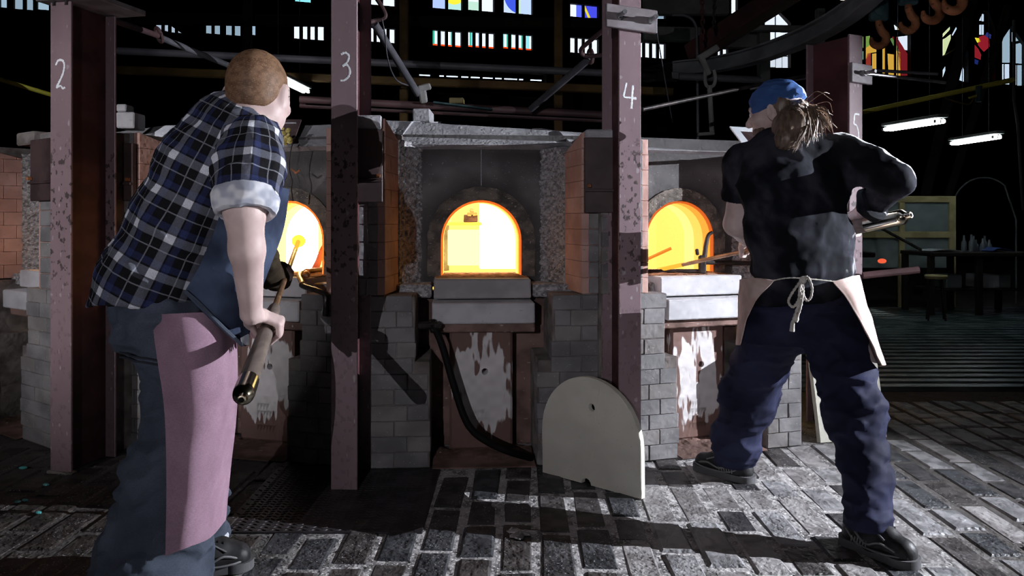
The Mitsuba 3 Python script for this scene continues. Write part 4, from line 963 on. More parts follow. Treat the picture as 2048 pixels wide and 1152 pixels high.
# jeans
def jeans1(p):
    d = ell(p, P(318, 628, 2.42), np.array([unit((.93, .36, 0)), unit((.36, -.93, 0)), [0, 0, 1.]]), (.122, .172, .14))
    d = smin(d, chain(p, legR, [.110, .078, .076, .112, .140, .146], .04), .04)
    d = smin(d, chain(p, legL, [.105, .084, .082], .04), .04)
    d = wrinkle(p, d, .026, (6.5, 6.5, 9), 31); d = wrinkle(p, d, .004, (13, 13, 24), 33)
    d = smax(d, p[:, 2] - .985, .01)
    lo = np.where(p[:, 1] > 2.55, .085, .045); return smax(d, lo - p[:, 2], .006)
m = fit(jeans1, [P(215, 610, 2.42), pelv] + legR + legL, .20, .009)
obj('jeans', m, 'm_denim', k1, smooth=True)
for z, n in ((CH - (980 - HY) / F * 2.3, 2), (CH - (705 - HY) / F * 2.34, 1)):          # stitched seams round the leg
    c, r0 = (P(317, 980, 2.30), .104) if n == 2 else (P(333, 705, 2.345), .112)
    for q in range(2):
        a = np.linspace(math.radians(165), math.radians(300), 26)
        rr = r0 + .006 + .004 * np.sin(a * 9); obj('seam', tube(np.c_[c[0] + rr * np.cos(a), c[1] + rr * np.sin(a), np.full(26, z - q * .012) + .01 * np.sin(a * 2)], .0032, 5), 'm_denim_seam', k1)
shoe(k1, P(262, 1262, 2.30) * [1, 1, 0], P(262, 1262, 2.30) * [1, 1, 0] + [.285, .06, 0])
shoe(k1, G(352, 1150), G(496, 1132), s=1.15)
sock = lathe_on(P(404, 1070, 2.79), P(405, 1098, 2.79), [(0, .084), (.012, .088), (.03, .086), (.034, .07)], 30); obj('hem_turn_up', sock, 'm_plaid_cuff', k1, smooth=40)
# mauve apron
g = lerp_grid([[P(304, 630, 2.27), P(360, 627, 2.225), P(425, 626, 2.28), P(468, 640, 2.42)], [P(317, 725, 2.21), P(380, 722, 2.175), P(440, 720, 2.25), P(474, 722, 2.42)], [P(331, 830, 2.185), P(390, 828, 2.16), P(440, 826, 2.24), P(472, 828, 2.42)],
               [P(333, 960, 2.17), P(385, 955, 2.165), P(430, 950, 2.26), P(459, 945, 2.45)], [P(331, 1112, 2.165), P(375, 1094, 2.175), P(420, 1074, 2.28), P(450, 1040, 2.46)]], 60, 30)
g = g + (fnoise(g * np.array([9, 9, 3]), 3)[..., None] - .5) * np.array([.0, -.022, 0])
obj('apron', sheet(g, .005), 'm_apron_mauve', k1, smooth=60)
# gloved left hand: a loose leather mitt over the fingers
def mitt(p):
    d = ell(p, gL + np.array([-.025, -.015, .005]), np.eye(3), (.054, .062, .062)); d = smin(d, cap(p, WL, WL + (elL - WL) * .5, .050, .060), .05); return wrinkle(p, d, .006, (22, 22, 22), 41)
obj('leather_mitt', fit(mitt, [gL, WL, elL], .09, .008), 'm_mitt', k1, smooth=True)

# ---- man in the blue cap
k2 = thing('person', 'man with ponytail, blue cap and dark shirt standing legs apart before the right hole', 'person')
tipC, endC = P(1822, 430, 3.25), P(1312, 541, 4.52)
axC = unit(endC - tipC)
hc2 = P(1551, 224, 3.42); hf2 = head_frame((-.80, .60, -.16)); HS2 = 1.08
gR2 = along(tipC, endC, 1692); gL2 = along(tipC, endC, 1500)
shR2, elR2, WR2 = P(1680, 312, 3.30), P(1792, 362, 3.14), P(1722, 425, gR2[1] - .055)
shL2, elL2, WL2 = P(1490, 330, 3.40), P(1472, 448, 3.50), P(1494, 480, gL2[1] - .05)
neck2, chest2, pelv2 = P(1573, 290, 3.34), P(1588, 370, 3.28), P(1605, 605, 3.33)
legR2 = [P(1660, 640, 3.29), P(1712, 830, 3.08), P(1732, 960, 2.97), P(1737, 1050, 2.90)]
legL2 = [P(1552, 640, 3.38), P(1497, 790, 3.62), P(1472, 880, 3.70), P(1468, 938, 3.76)]
w2 = unit((.97, .25, 0))
prR2, prL2 = grip_prims(WR2, gR2, axC, .030, (0, 1, 0)), grip_prims(WL2, gL2, axC, .012, (0, 1, 0))
def b2(p):
    d = head_sdf(p, hc2, hf2, HS2)
    d = smin(d, chain(p, [hc2 - hf2[2] * .06 - hf2[1] * .02, neck2], [.058, .068], .03), .03)
    d = smin(d, chain(p, [neck2, chest2, P(1600, 490, 3.30), pelv2], [.07, .115, .11, .115], .06, w2, 1.45), .05)
    d = smin(d, cap(p, neck2, shR2, .06, .058), .04); d = smin(d, cap(p, neck2, shL2, .06, .058), .04)
    d = smin(d, chain(p, [shR2, elR2, WR2], [.056, .048, .032], .02), .03); d = smin(d, chain(p, [shL2, elL2, WL2], [.056, .052, .034], .02), .03)
    d = smin(d, chain(p, legR2[:2] + legR2[3:], [.09, .06, .042], .04), .05); d = smin(d, chain(p, legL2[:2] + legL2[3:], [.09, .06, .042], .04), .05); return d
m = body_mesh(b2, [hc2, shR2, elR2, WR2, shL2, elL2, WL2, pelv2] + legR2 + legL2, [(lambda p: grip_sdf(p, prR2), hand_points(prR2), .0042), (lambda p: grip_sdf(p, prL2), hand_points(prL2), .0045), (lambda p: head_sdf(p, hc2, hf2, HS2), [hc2 - .12, hc2 + .12], .0055)])
obj('body', m, 'm_skin', k2, smooth=True)
for q in (-1, 1):
    e = trimesh.creation.icosphere(2, .011 * HS2); e.vertices += hc2 + HS2 * (hf2[0] * .032 * q + hf2[1] * .083 + hf2[2] * .004); obj('eye', e, 'm_eye', k2, smooth=True)
R2 = np.array(hf2)
def cap2(p):
    d = ell(p, hc2 + HS2 * (hf2[1] * -.012 + hf2[2] * .030), R2, HS2 * np.array([.087, .109, .098]))
    d = smin(d, ell(p, P(1593, 197, 3.36), np.eye(3), (.038, .036, .032)), .03)
    q = p - hc2; d = smax(d, -(q @ hf2[2]) * .97 - (q @ hf2[1]) * .20 + .010, .006)
    d = wrinkle(p, d, .006, (16, 16, 26), 51); return d
obj('cap', fit(cap2, [hc2 - .12, hc2 + .14, P(1600, 197, 3.36)], .04, .006), 'm_cap', k2, smooth=True)
def hairmass(p):
    d = ell(p, hc2 + HS2 * (hf2[1] * -.050 + hf2[2] * -.042), R2, HS2 * np.array([.076, .060, .056]))
    q = p - hc2; d = smax(d, (q @ hf2[1]) + .012, .01)
    d = smin(d, chain(p, [P(1594, 222, 3.31), P(1590, 250, 3.20), P(1572, 278, 3.18)], [.036, .052, .045], .04), .04)
    d = smin(d, chain(p, [P(1600, 215, 3.32), P(1622, 240, 3.24), P(1640, 258, 3.2)], [.030, .032, .016], .04), .03)
    d = smin(d, ell(p, P(1580, 243, 3.255), np.array([[.80, 0, .60], [0, 1, 0], [-.60, 0, .80]]), (.080, .048, .052)), .04)
    d = smin(d, ell(p, hc2 + HS2 * (hf2[0] * -.066 + hf2[1] * -.040 + hf2[2] * .012), R2, HS2 * np.array([.020, .042, .040])), .02)
    return wrinkle(p, d, .006, (70, 45, 7), 61)
obj('hair', fit(hairmass, [hc2 - .1, hc2 + .08, P(1576, 285, 3.16), P(1645, 262, 3.2)], .07, .006), 'm_hair_brown', k2, smooth=True)
ms = []; r_ = random.Random(9)
root = P(1606, 210, 3.30)
for i in range(90):
    t = r_.random(); e = P(1584 + 82 * t + r_.uniform(-6, 6), 302 - 40 * t + r_.uniform(-12, 8), 3.14 + .05 * t + r_.uniform(-.03, .02))
    mid = root * .45 + e * .55 + np.array([r_.uniform(-.02, .02), -.035 + r_.uniform(-.02, .015), .014 + r_.uniform(-.012, .016)])
    ms.append(tube(catmull([root + np.array([r_.uniform(-.015, .012) for _ in range(3)]), mid, e], 5), [.0034] * 8 + [.0026, .0018, .0008], 5))
for i in range(9):                      # loose wisps
    a = root + np.array([r_.uniform(-.01, .03), r_.uniform(-.02, .02), r_.uniform(-.03, .02)]); ang = r_.uniform(-.9, 1.1)
    b = a + np.array([.035 * math.cos(ang) + .03, r_.uniform(-.02, .02), .05 * math.sin(ang)]); c = b + np.array([r_.uniform(-.01, .06), r_.uniform(-.02, .02), r_.uniform(-.07, .02)]); ms.append(tube(catmull([a, b, c], 6), .0012, 4))
def beard2(p):
    d = ell(p, hc2 + HS2 * (hf2[1] * .038 - hf2[2] * .072), R2, HS2 * np.array([.062, .062, .048]))
    q = p - hc2; d = smax(d, (q @ hf2[2]) + .040 * HS2, .012); return smax(d, -(q @ hf2[1]) - .004, .012)
obj('beard', fit(beard2, [hc2 - .06, hc2 + .06], .06, .006), 'm_hair_brown', k2, smooth=True)
tag(obj('ponytail', cat(*ms), 'm_hair_brown', k2, smooth=60), kind='stuff')
zh2 = CH - (606 - HY) / F * 3.3
def shirt2(p):
    d = chain(p, [P(1608, 640, 3.33), P(1602, 550, 3.31), P(1598, 470, 3.295), P(1588, 370, 3.285), P(1580, 312, 3.32), P(1572, 282, 3.35)], [.132, .128, .130, .134, .100, .066], .05, w2, 1.62)
    d = smin(d, cap(p, P(1592, 322, 3.31), shR2, .09, .082), .05); d = smin(d, cap(p, P(1575, 325, 3.33), shL2, .09, .080), .05)
    d = smin(d, chain(p, [shR2, P(1740, 335, 3.22), elR2, P(1748, 402, 3.28)], [.084, .076, .064, .056], .02), .03)
    d = smin(d, chain(p, [shL2, P(1477, 395, 3.47)], [.080, .066], .02), .03)
    d = wrinkle(p, d, .013, (6, 6, 4), 71); d = wrinkle(p, d, .0025, (16, 16, 9), 73)
    waist = np.abs(p[:, 2] - (CH - (560 - HY) / F * 3.3)); d = d + .014 * np.exp(-(waist / .022) ** 2)
    eL = (p - P(1476, 400, 3.475).astype(np.float32)) @ unit(P(1472, 448, 3.50) - P(1490, 330, 3.40)).astype(np.float32)
    near = np.linalg.norm(p - P(1474, 430, 3.49).astype(np.float32), axis=1) - .15
    d = np.where(near < 0, np.maximum(d, eL), d)
    d = smax(d, -cap(p, P(1560, 262, 3.37), P(1572, 285, 3.36), .062, .060), .01)
    return smax(d, zh2 - p[:, 2] + .008 * np.sin(p[:, 0] * 17), .006)
m = fit(shirt2, [P(1470, 300, 3.3), P(1610, 620, 3.35), shR2, elR2, shL2, P(1477, 395, 3.47)], .14, .0085)
obj('shirt', m, 'm_shirt_dark', k2, smooth=True)
cf = lathe_on(P(1752, 405, 3.26), P(1732, 414, 3.30), [(0, .060), (.004, .074), (.03, .076), (.04, .070), (.042, .05)], 28); cf = cf.subdivide_to_size(.025); cf.vertices += (np.stack([fnoise(cf.vertices * 25 + 7 * q, 3) for q in range(3)], -1) - .5) * .016
obj('rolled_cuff', cf, 'm_shirt_dark', k2, smooth=True)
def trousers2(p):
    d = ell(p, P(1605, 622, 3.33), np.array([w2, [-w2[1], w2[0], 0], [0, 0, 1.]]), (.205, .135, .14))
    d = smin(d, chain(p, legR2, [.120, .102, .076, .074], .05), .05); d = smin(d, chain(p, legL2, [.125, .114, .100, .072], .05), .05)
    d = wrinkle(p, d, .018, (6, 6, 9), 81); d = wrinkle(p, d, .004, (13, 13, 26), 83)
    d = smax(d, p[:, 2] - .93, .01)
    lo = np.where(p[:, 1] > 3.35, .055, .092); return smax(d, lo - p[:, 2], .006)
m = fit(trousers2, [pelv2] + legR2 + legL2, .16, .009); obj('trousers', m, 'm_navy', k2, smooth=True)
ap = []
for rows in ([[P(1548, 561, 3.15), P(1512, 556, 3.20), P(1486, 558, 3.32), P(1479, 560, 3.46)], [P(1503, 615, 3.24), P(1492, 615, 3.28), P(1483, 615, 3.38), P(1480, 615, 3.50)], [P(1480, 690, 3.36), P(1478, 690, 3.40), P(1474, 690, 3.46), P(1472, 690, 3.56)]],
             [[P(1666, 563, 3.13), P(1690, 557, 3.15), P(1713, 551, 3.24), P(1718, 552, 3.40)], [P(1700, 605, 3.12), P(1713, 602, 3.13), P(1727, 600, 3.20), P(1730, 600, 3.36)], [P(1735, 668, 3.06), P(1741, 667, 3.08), P(1749, 665, 3.16), P(1751, 666, 3.30)], [P(1763, 731, 2.98), P(1766, 731, 3.0), P(1769, 730, 3.06), P(1770, 730, 3.2)]],
             [[P(1479, 560, 3.46), P(1560, 560, 3.53), P(1650, 556, 3.52), P(1718, 552, 3.40)], [P(1476, 640, 3.54), P(1560, 640, 3.60), P(1660, 640, 3.52), P(1738, 632, 3.33)], [P(1472, 690, 3.60), P(1550, 700, 3.74), P(1650, 705, 3.50), P(1770, 730, 3.2)]]):
    g = lerp_grid(rows, 30, 20); g = g + (fnoise(g * np.array([14, 14, 5]), 3)[..., None] - .5) * np.array([.016, -.016, 0]); ap.append(sheet(g, .005))
obj('apron', cat(*ap), 'm_apron_tan', k2, smooth=60)
def rope(pts, r=.0052):
    p = catmull(pts, 9); n = len(p); return tube(p, r * (1 + .28 * np.sin(np.arange(n) * 2.1)), 7)
yb = 3.135
ms = [rope([P(1546, 561, 3.15), P(1575, 556, 3.125), P(1606, 557, 3.115), P(1640, 560, 3.12), P(1668, 563, 3.13)], .0028),
      rope([P(1606, 556, yb - .03), P(1594, 572, yb - .04), P(1582, 590, yb - .035), P(1577, 604, yb - .03), P(1586, 614, yb - .03), P(1597, 600, yb - .04), P(1600, 575, yb - .045), P(1607, 556, yb - .03)]),
      rope([P(1607, 556, yb - .03), P(1616, 555, yb - .045), P(1624, 574, yb - .04), P(1622, 594, yb - .035), P(1614, 601, yb - .035), P(1607, 590, yb - .04), P(1606, 570, yb - .04), P(1606, 556, yb - .03)]),
      rope([P(1605, 558, yb - .035), P(1602, 585, yb - .045), P(1597, 610, yb - .04), P(1588, 636, yb - .03), P(1585, 650, yb - .025)]), rope([P(1607, 558, yb - .035), P(1605, 590, yb - .045), P(1601, 615, yb - .04), P(1594, 636, yb - .03)])]
kn = trimesh.creation.icosphere(2, .014); kn.vertices = kn.vertices * [1, .8, 1.1] + P(1606, 560, yb - .035); ms.append(kn)
ms.append(lathe_on(P(1586, 641, yb - .028), P(1584, 661, yb - .024), [(0, .006), (.01, .0085), (.03, .009), (.042, .011), (.043, .004)], 10)); ms.append(lathe_on(P(1595, 632, yb - .03), P(1591, 645, yb - .03), [(0, .006), (.012, .010), (.024, .008)], 10))
obj('apron_string', cat(*ms), 'm_rope', k2, smooth=60)
shoe(k2, G(1696, 1084), G(1827, 1136), s=1.18)
shoe(k2, G(1474, 958) + np.array([.05, -.05, 0]), G(1474, 958) + np.array([-.15, .17, 0]), s=1.08)

# ------------------------------------------------------------------ blowpipes
def blowpipe(label, tip, end, r, sleeve_len, bl, gather):
    k = thing('blowpipe', label, 'blowpipe'); d = unit(end - tip)
    L = np.linalg.norm(end - tip)
    obj('brass_end', lathe_on(tip, end, [(0, r * .20), (-.001, r * .42), (.016, r * .44), (.022, r * .60), (.034, r * .98), (.050, r * 1.04), (bl, r * 1.04), (bl + .002, r * .9)], 28), 'm_brass', k, smooth=40)
    obj('bore', lathe_on(tip, end, [(-.0015, r * .24), (.002, r * .24)], 14), 'm_black', k)
    obj('wooden_sleeve', lathe_on(tip, end, [(bl - .001, r * .96), (bl + .005, r), (sleeve_len * .6, r * .93), (sleeve_len - .08, r * .90), (sleeve_len - .03, r * .78), (sleeve_len, r * .42)], 28), 'm_wood', k, smooth=40)
    tag(obj('steel_tube', lathe_on(tip, end, [(sleeve_len - .01, .0105), (L * .80, .0105), (L - .02, .0095)], 12), 'm_pipe_steel', k, smooth=40), 'orange-brown steel tube')
    tag(obj('hot_tip', lathe_on(tip, end, [(L * .86, .0112), (L - .015, .0112)], 12), 'm_black', k, smooth=40, emitter=glow((1.5, .55, .05), .05)), 'glowing hot tip')
    if gather:
        s = trimesh.creation.icosphere(3, .037); s.vertices = s.vertices * [1, 1, .92] + end
        tag(obj('molten_gather', s, 'm_black', k, smooth=True, emitter=glow((1.7, 1.05, .09), .05)), 'glowing gather of molten glass')
    return k
blowpipe('blowpipe with brass end and wooden sleeve held by the man in plaid', tipA, endA, .0235, 1.0, .14, True)
blowpipe('blowpipe with shining brass end held by the man in the blue cap', tipC, endC, .0315, .62, .20, False)

# ------------------------------------------------------------------ pipes, rods and rails over the furnace
def pipe(name, label, cat_, pts, r, m, n=10):
    k = obj(name, tube(pts, r, n), m, None, smooth=40); tag(k, label, cat_); return k
pipe('pipe', 'long grey pipe running behind the columns above the furnace', 'pipe', [P(236, 102, 6.5), P(1520, 160, 6.6)], .030, 'm_pipe_grey')
pipe('pipe', 'dull red pipe low over the furnace hood between columns 3 and 4', 'pipe', [P(600, 199, 5.6), P(1260, 232, 5.6)], .026, 'm_pipe_red')
pipe('pipe', 'second dull red pipe just below the first over the furnace hood', 'pipe', [P(600, 211, 5.7), P(1260, 243, 5.7)], .018, 'm_pipe_red')
k = obj('plate_strip', bar(P(868, 207, 5.58), P(985, 221, 5.58), .16, .012), 'm_teal_paint'); tag(k, 'thin grey-green plate lying across the dull red pipes above the middle hole', 'plate')
k = obj('ochre_beam', bar(P(236, 140, 10.5), P(1345, 184, 10.8), .12, .10, .01), 'm_ochre'); tag(k, 'long ochre timber beam behind the pipes above the furnace', 'beam')
def tie_rod(label, a, b, r, hook):
    k = thing('tie_rod', label, 'tie rod', 'slanting tie rods above the furnace')
    obj('rod', tube([a, b], r, 10), 'm_pipe_grey', k, smooth=40); obj('ring', tube(hook, r * .55, 8), 'm_pipe_red', k, smooth=40)
def ringpts(c, r, ax, n=18):
    ax = unit(ax); u = unit(np.cross(ax, [.3, .2, .9])); w = np.cross(ax, u); t = np.linspace(0, 2 * np.pi, n); return c + r * (np.cos(t)[:, None] * u + np.sin(t)[:, None] * w)
tie_rod('slanting tie rod with a ring, behind the head of the man in plaid', P(322, 76, 5.0), P(500, 148, 5.8), .020, ringpts(P(318, 70, 5.0), .045, (.4, .3, .2)))
tie_rod('slanting tie rod dropping from column 3 to a clamp over the middle hole', P(748, 46, 4.6), P(836, 188, 5.3), .024, catmull([P(735, 45, 4.55), P(748, 42, 4.6), P(770, 34, 4.6), P(765, 16, 4.6), P(750, -8, 4.6)], 6))
tie_rod('slanting tie rod with a turnbuckle eye left of column 4', P(1180, 116, 4.8), P(1062, 218, 5.4), .022, ringpts(P(1181, 113, 4.8), .038, (.9, .2, .1)))
pipe('hook_rod', 'bent dark hook rod left of column 4 under its clamp plate', 'rod', catmull([P(1212, 56, 4.4), P(1180, 82, 4.6), P(1162, 100, 4.7), P(1172, 112, 4.75), P(1208, 110, 4.7)], 6), .013, 'm_pipe_red')
pipe('upper_rod', 'dull red rod slanting past the top of the column 2 side', 'rod', [P(220, 38, 4.10), P(318, 72, 5.0)], .018, 'm_pipe_red')
k = thing('rod_clamp', 'pale clamp at the foot of the tie rod from column 3', 'clamp')
obj('body', rough(cat(bar(P(843, 170, 5.3), P(848, 206, 5.3), .05, .05, .01), bar(P(836, 178, 5.28), P(862, 172, 5.28), .05, .04, .01)), .006, 40), 'm_grey_beam', k)
pipe('slack_wire', 'thin slack wire hanging from column 3 to the clamp', 'wire', catmull([P(764, 38, 4.5), P(770, 70, 4.6), P(774, 110, 4.8), P(784, 145, 5), P(800, 165, 5.1), P(836, 175, 5.25)], 6), .005, 'm_pipe_grey', 6)
for lab, x, y0, y1, d in (('dim brown post behind the furnace right of column 3', 807, 60, 215, 11.5), ('dim brown post behind the furnace left of column 4', 1117, 100, 240, 11.5), ('dim brown post between the left windows', 492, 48, 150, 12.0)):
    k = obj('timber_post', cbox(P(x, 0, d)[0] - .06, P(x, 0, d)[0] + .06, d, d + .12, 0, P(x, y0, d)[2] + 1.2, .01), 'm_ochre' if x != 492 else 'm_timber'); tag(k, lab, 'post')
k = obj('truss_beam', bar(P(250, 36, 13), P(1330, 50, 14.8), .2, .18, .02), 'm_timber'); tag(k, 'dark truss beam across the rows of windows', 'beam')
pipe('thin_cable', 'thin cable hanging from the clamp plate of column 4 past the windows', 'cable', [P(1313, 62, 4.9), P(1345, 245, 5.3)], .004, 'm_pipe_grey', 6)
k = obj('junction_box', bar(P(1312, 152, 6.55), P(1356, 154, 6.55), .10, .065, .006), 'm_pipe_grey'); tag(k, 'grey junction box on the pipe right of column 4', 'box')
pipe('brace_rod', 'dark rod rising from column 4 to the right behind the hanging hook', 'rod', [P(1284, 219, 4.4), P(1505, 172, 4.9), P(1640, 146, 5.1)], .012, 'm_iron')
pipe('brace_rod', 'thin dark rod crossing behind column 5', 'rod', [P(1500, 178, 5.2), P(1700, 138, 5.0), P(1875, 148, 5.0)], .010, 'm_pipe_grey')
pipe('yellow_pipe', 'yellow pipe slanting above the fluorescent lamps at the right', 'pipe', [P(1726, 224, 8.2), P(2029, 159, 7.6)], .024, 'm_yellow')
pipe('yellow_pipe', 'yellow pipe slanting behind column 2 at the left edge', 'pipe', [P(-30, 150, 7.0), P(110, 192, 7.4)], .020, 'm_yellow')
pipe('conduit', 'upright conduit with yellow bands near the right edge', 'conduit', [P(2028, 40, 7.6), P(2028, 200, 7.6), P(2036, 250, 7.6), P(2046, 420, 7.6)], .014, 'm_pipe_grey')
k = thing('gas_valve', 'small yellow-handled valve hanging under the yellow pipe at the right', 'valve')
obj('body', rod(P(1958, 172, 7.7), P(1957, 204, 7.7), .028, 10), 'm_teal_paint', k); obj('handle', bar(P(1938, 196, 7.7), P(1953, 191, 7.7), .03, .02), 'm_yellow', k); obj('hose', tube(catmull([P(1890, 196, 7.7), P(1915, 204, 7.7), P(1938, 208, 7.7), P(1948, 196, 7.7)], 6), .008, 6), 'm_ochre', k)
# curved monorail with crane hooks
k = thing('curved_rail', 'grey curved overhead rail sweeping up to the right above the man in the cap', 'rail')
path = catmull([P(1290, 150, 7.0), P(1352, 137, 6.8), P(1425, 129, 6.5), P(1500, 113, 6.1), P(1580, 86, 5.6), P(1645, 56, 5.2), P(1705, 18, 4.9), P(1765, -34, 4.6)], 6)
def rail_part(dz0, dz1, w):
    t = np.gradient(path, axis=0); s_ = np.cross(t, [0, 0, 1.0]); s_ /= np.linalg.norm(s_, axis=1, keepdims=True)
    n = len(path); v = np.vstack([path + s_ * a * w + np.array([0, 0, b]) for a, b in ((-1, dz0), (1, dz0), (1, dz1), (-1, dz1))]); f = []
    for i in range(n - 1):
        for q in range(4):
            a, b = q * n + i, ((q + 1) % 4) * n + i; f += [[a, b + 1, b], [a, a + 1, b + 1]]
    f += [[0, n, 2 * n], [0, 2 * n, 3 * n], [n - 1, 3 * n - 1, 2 * n - 1], [n - 1, 4 * n - 1, 3 * n - 1]]
    return trimesh.Trimesh(v, np.array(f), process=False)
obj('flange', rail_part(-.062, -.050, .05), 'm_rail', k); obj('web', rail_part(-.052, .045, .012), 'm_rail', k); obj('flange', rail_part(.042, .055, .05), 'm_rail', k)
def crane_hook(c, r, lab, lift=.16):
    k = thing('crane_hook', lab, 'hook', 'rusty crane hooks on the overhead rail')
    a = np.linspace(math.radians(75), math.radians(-215), 22); x = np.array([1, 0, 0]); z = np.array([0, 0, 1.])
    arc = c + r * (np.cos(a)[:, None] * x + np.sin(a)[:, None] * z)
    top = np.array([c + z * r * 2.6, c + z * r * 1.9 + x * r * .05, c + z * r * 1.35 + x * r * .25])
    p = catmull(np.vstack([top, arc[1:][::3]]), 5); n = len(p)
    obj('hook', tube(p, r * (.40 + .14 * np.sin(np.linspace(0, 1, n) * math.pi) - .22 * np.clip(np.linspace(0, 1, n) - .85, 0, 1) / .15), 10), 'm_rust', k, smooth=40)
    b0 = c + z * r * 2.3; obj('pulley_block', rough(cat(bar(b0, b0 + z * lift, r * 2.4, r * 1.2, .012, up=(0, 1, 0)), lathe_on(b0 + z * lift * .45 - np.array([0, r * .9, 0]), b0 + z * lift * .45 + np.array([0, 1, 0]), [(0, r * .3), (.01, r * .95), (r * 1.7, r * .95), (r * 1.8, r * .3)], 16)), .003, 30), 'm_teal_paint', k)
for (x, y, r, d, lab) in ((1757, 77, .046, 4.9, 'lowest rusty crane hook, over the yellow stained window'), (1816, 46, .046, 4.75, 'second rusty crane hook from the left on the rail'), (1863, 24, .050, 4.6, 'third rusty crane hook from the left on the rail'), (1906, 3, .052, 4.45, 'rightmost rusty crane hook on the rail')):
    crane_hook(P(x, y, d), r, lab)
# jib beam, chains and the hanging bracket
k = obj('jib_beam', bar(P(1385, 108, 7.2), P(1600, -30, 6.4), .20, .15, .01), 'm_red_beam'); tag(k, 'dark red jib beam slanting up right of column 4', 'beam')
def chain_links(a, b, n, r):
    out = []
    for i in range(n):
        c = a + (b - a) * (i + .5) / n; L = np.linalg.norm(b - a) / n * .62; t = np.linspace(0, 2 * np.pi, 13); u = np.array([1, 0, 0]) if i % 2 else np.array([0, 1., 0]); z = np.array([0, 0, 1.])
        out.append(tube(c + (np.cos(t)[:, None] * u * L * .55 + np.sin(t)[:, None] * z * L), r, 6))
    return out
for i, (xa, ya, xb, yb2) in enumerate(((1404, -10, 1406, 78), (1429, -12, 1428, 56))):
    k = thing('lifting_chain', ['rusty lifting chain above the hanging bracket, left of two', 'rusty lifting chain right of two, ending at the jib beam'][i], 'chain', 'lifting chains by the jib beam')
    for ln in chain_links(P(xa, ya, 6.4), P(xb, yb2, 6.4), 9, .008): obj('link', ln, 'm_iron' if i else 'm_red_beam', k, smooth=40)
k = thing('hanging_bracket', 'grey hanging trolley bracket with shackle and long rod on the rail', 'bracket')
d = 6.35
obj('trolley', cat(bar(P(1397, 118, d), P(1436, 94, d), .05, .05, .008), bar(P(1402, 112, d), P(1418, 150, d), .05, .04, .008), bar(P(1428, 100, d), P(1428, 134, d), .06, .05, .01)), 'm_grey_beam', k)
obj('shackle', tube(catmull([P(1411, 140, d), P(1410, 158, d), P(1414, 172, d), P(1426, 172, d), P(1431, 158, d), P(1428, 140, d)], 6), .014, 8), 'm_grey_beam', k, smooth=40)
obj('rod', tube([P(1419, 172, d), P(1424, 268, d)], .020, 10), 'm_grey_beam', k, smooth=40); obj('foot', bar(P(1396, 269, d), P(1428, 267, d), .05, .025), 'm_grey_beam', k)
pipe('swan_neck_pipe', 'thin bent conduit left of the hanging bracket', 'conduit', catmull([P(1345, 30, 6.8), P(1372, 32, 6.8), P(1390, 48, 6.8), P(1394, 90, 6.8), P(1396, 296, 6.8)], 6), .012, 'm_pipe_grey', 8)
# grey roof timbers behind the rail
for lab, a, b, w, h, d in (('upper grey beam behind the chains', (1286, 14), (1456, 14), .16, .26, 13), ('middle grey beam behind the jib beam', (1286, 68), (1400, 70), .16, .22, 13), ('broad grey beam left of the pointed window', (1440, 80), (1536, 80), .16, .26, 13.2), ('thin grey beam across the pointed window', (1500, 57), (1634, 58), .14, .085, 12.5)):
    k = obj('grey_beam', bar(P(*a, d), P(*b, d), w, h, .01), 'm_grey_beam'); tag(k, lab, 'beam')
for lab, x, y0, y1, d, w in (('grey post left of the pointed window', 1527, 62, 162, 12.8, .17), ('grey post under the top lamp', 1640, 18, 60, 12.2, .12)):
    k = obj('grey_post', bar(P(x, y1, d) * [1, 1, 0], P(x, y0, d), w, w, .01, up=(0, 1, 0)), 'm_grey_beam'); tag(k, lab, 'post')
k = obj('slanting_post', bar(P(1803, 440, 13) - [0, 0, 1.2], P(1950, -20, 12.5), .20, .16, .02), 'm_timber'); tag(k, 'dark slanting timber post in front of the green window at the right', 'post')
k = obj('slanting_post', bar(P(1835, 440, 13) - [0, 0, 1.2], P(2018, 10, 12.5), .14, .12, .02), 'm_timber'); tag(k, 'dark slanting timber brace before the red stained window', 'post')
# fluorescent lamps
def lamp(label, a, b, gain=12.0, r=.026):
    k = thing('fluorescent_lamp', label, 'lamp', 'fluorescent lamps in the dark hall')
    up_ = np.array([0, 0, 1.]); d = unit(b - a); s_ = unit(np.cross(d, up_))
    obj('housing', bar(a + up_ * .075 - d * .04, b + up_ * .075 + d * .04, .13, .035, .006), 'm_grey_beam', k)
    for q in (-1, 1):
        obj('tube', rod(a + s_ * q * .032 + up_ * .02, b + s_ * q * .032 + up_ * .02, r, 10), 'm_black', k, emitter=glow([gain * .86, gain * .98, gain * 1.0], 1.5))
    for e in (a, b): obj('end_cap', rod(e - d * .02 + up_ * .02 - s_ * .06, e - d * .02 + up_ * .02 + s_ * .06, .018, 8), 'm_grey_beam', k)
    for t in (.2, .8): c = a + (b - a) * t; obj('hanger', rod(c + up_ * .09, [c[0], c[1], 9.41], .004, 5), 'm_pipe_grey', k)
lamp('larger fluorescent lamp of two at the right, nearer column 5', P(1776, 262, 9.5), P(1882, 246, 8.6))
lamp('smaller fluorescent lamp of two, nearest the right edge', P(1908, 290, 10.5), P(1996, 277, 9.8))
lamp('fluorescent lamp just right of the head of the man in plaid', P(540, 152, 9.2), P(612, 186, 10.6))
lamp('fluorescent lamp cut by the top edge above the crane rail', P(1652, -4, 9.0), P(1728, 2, 8.6))
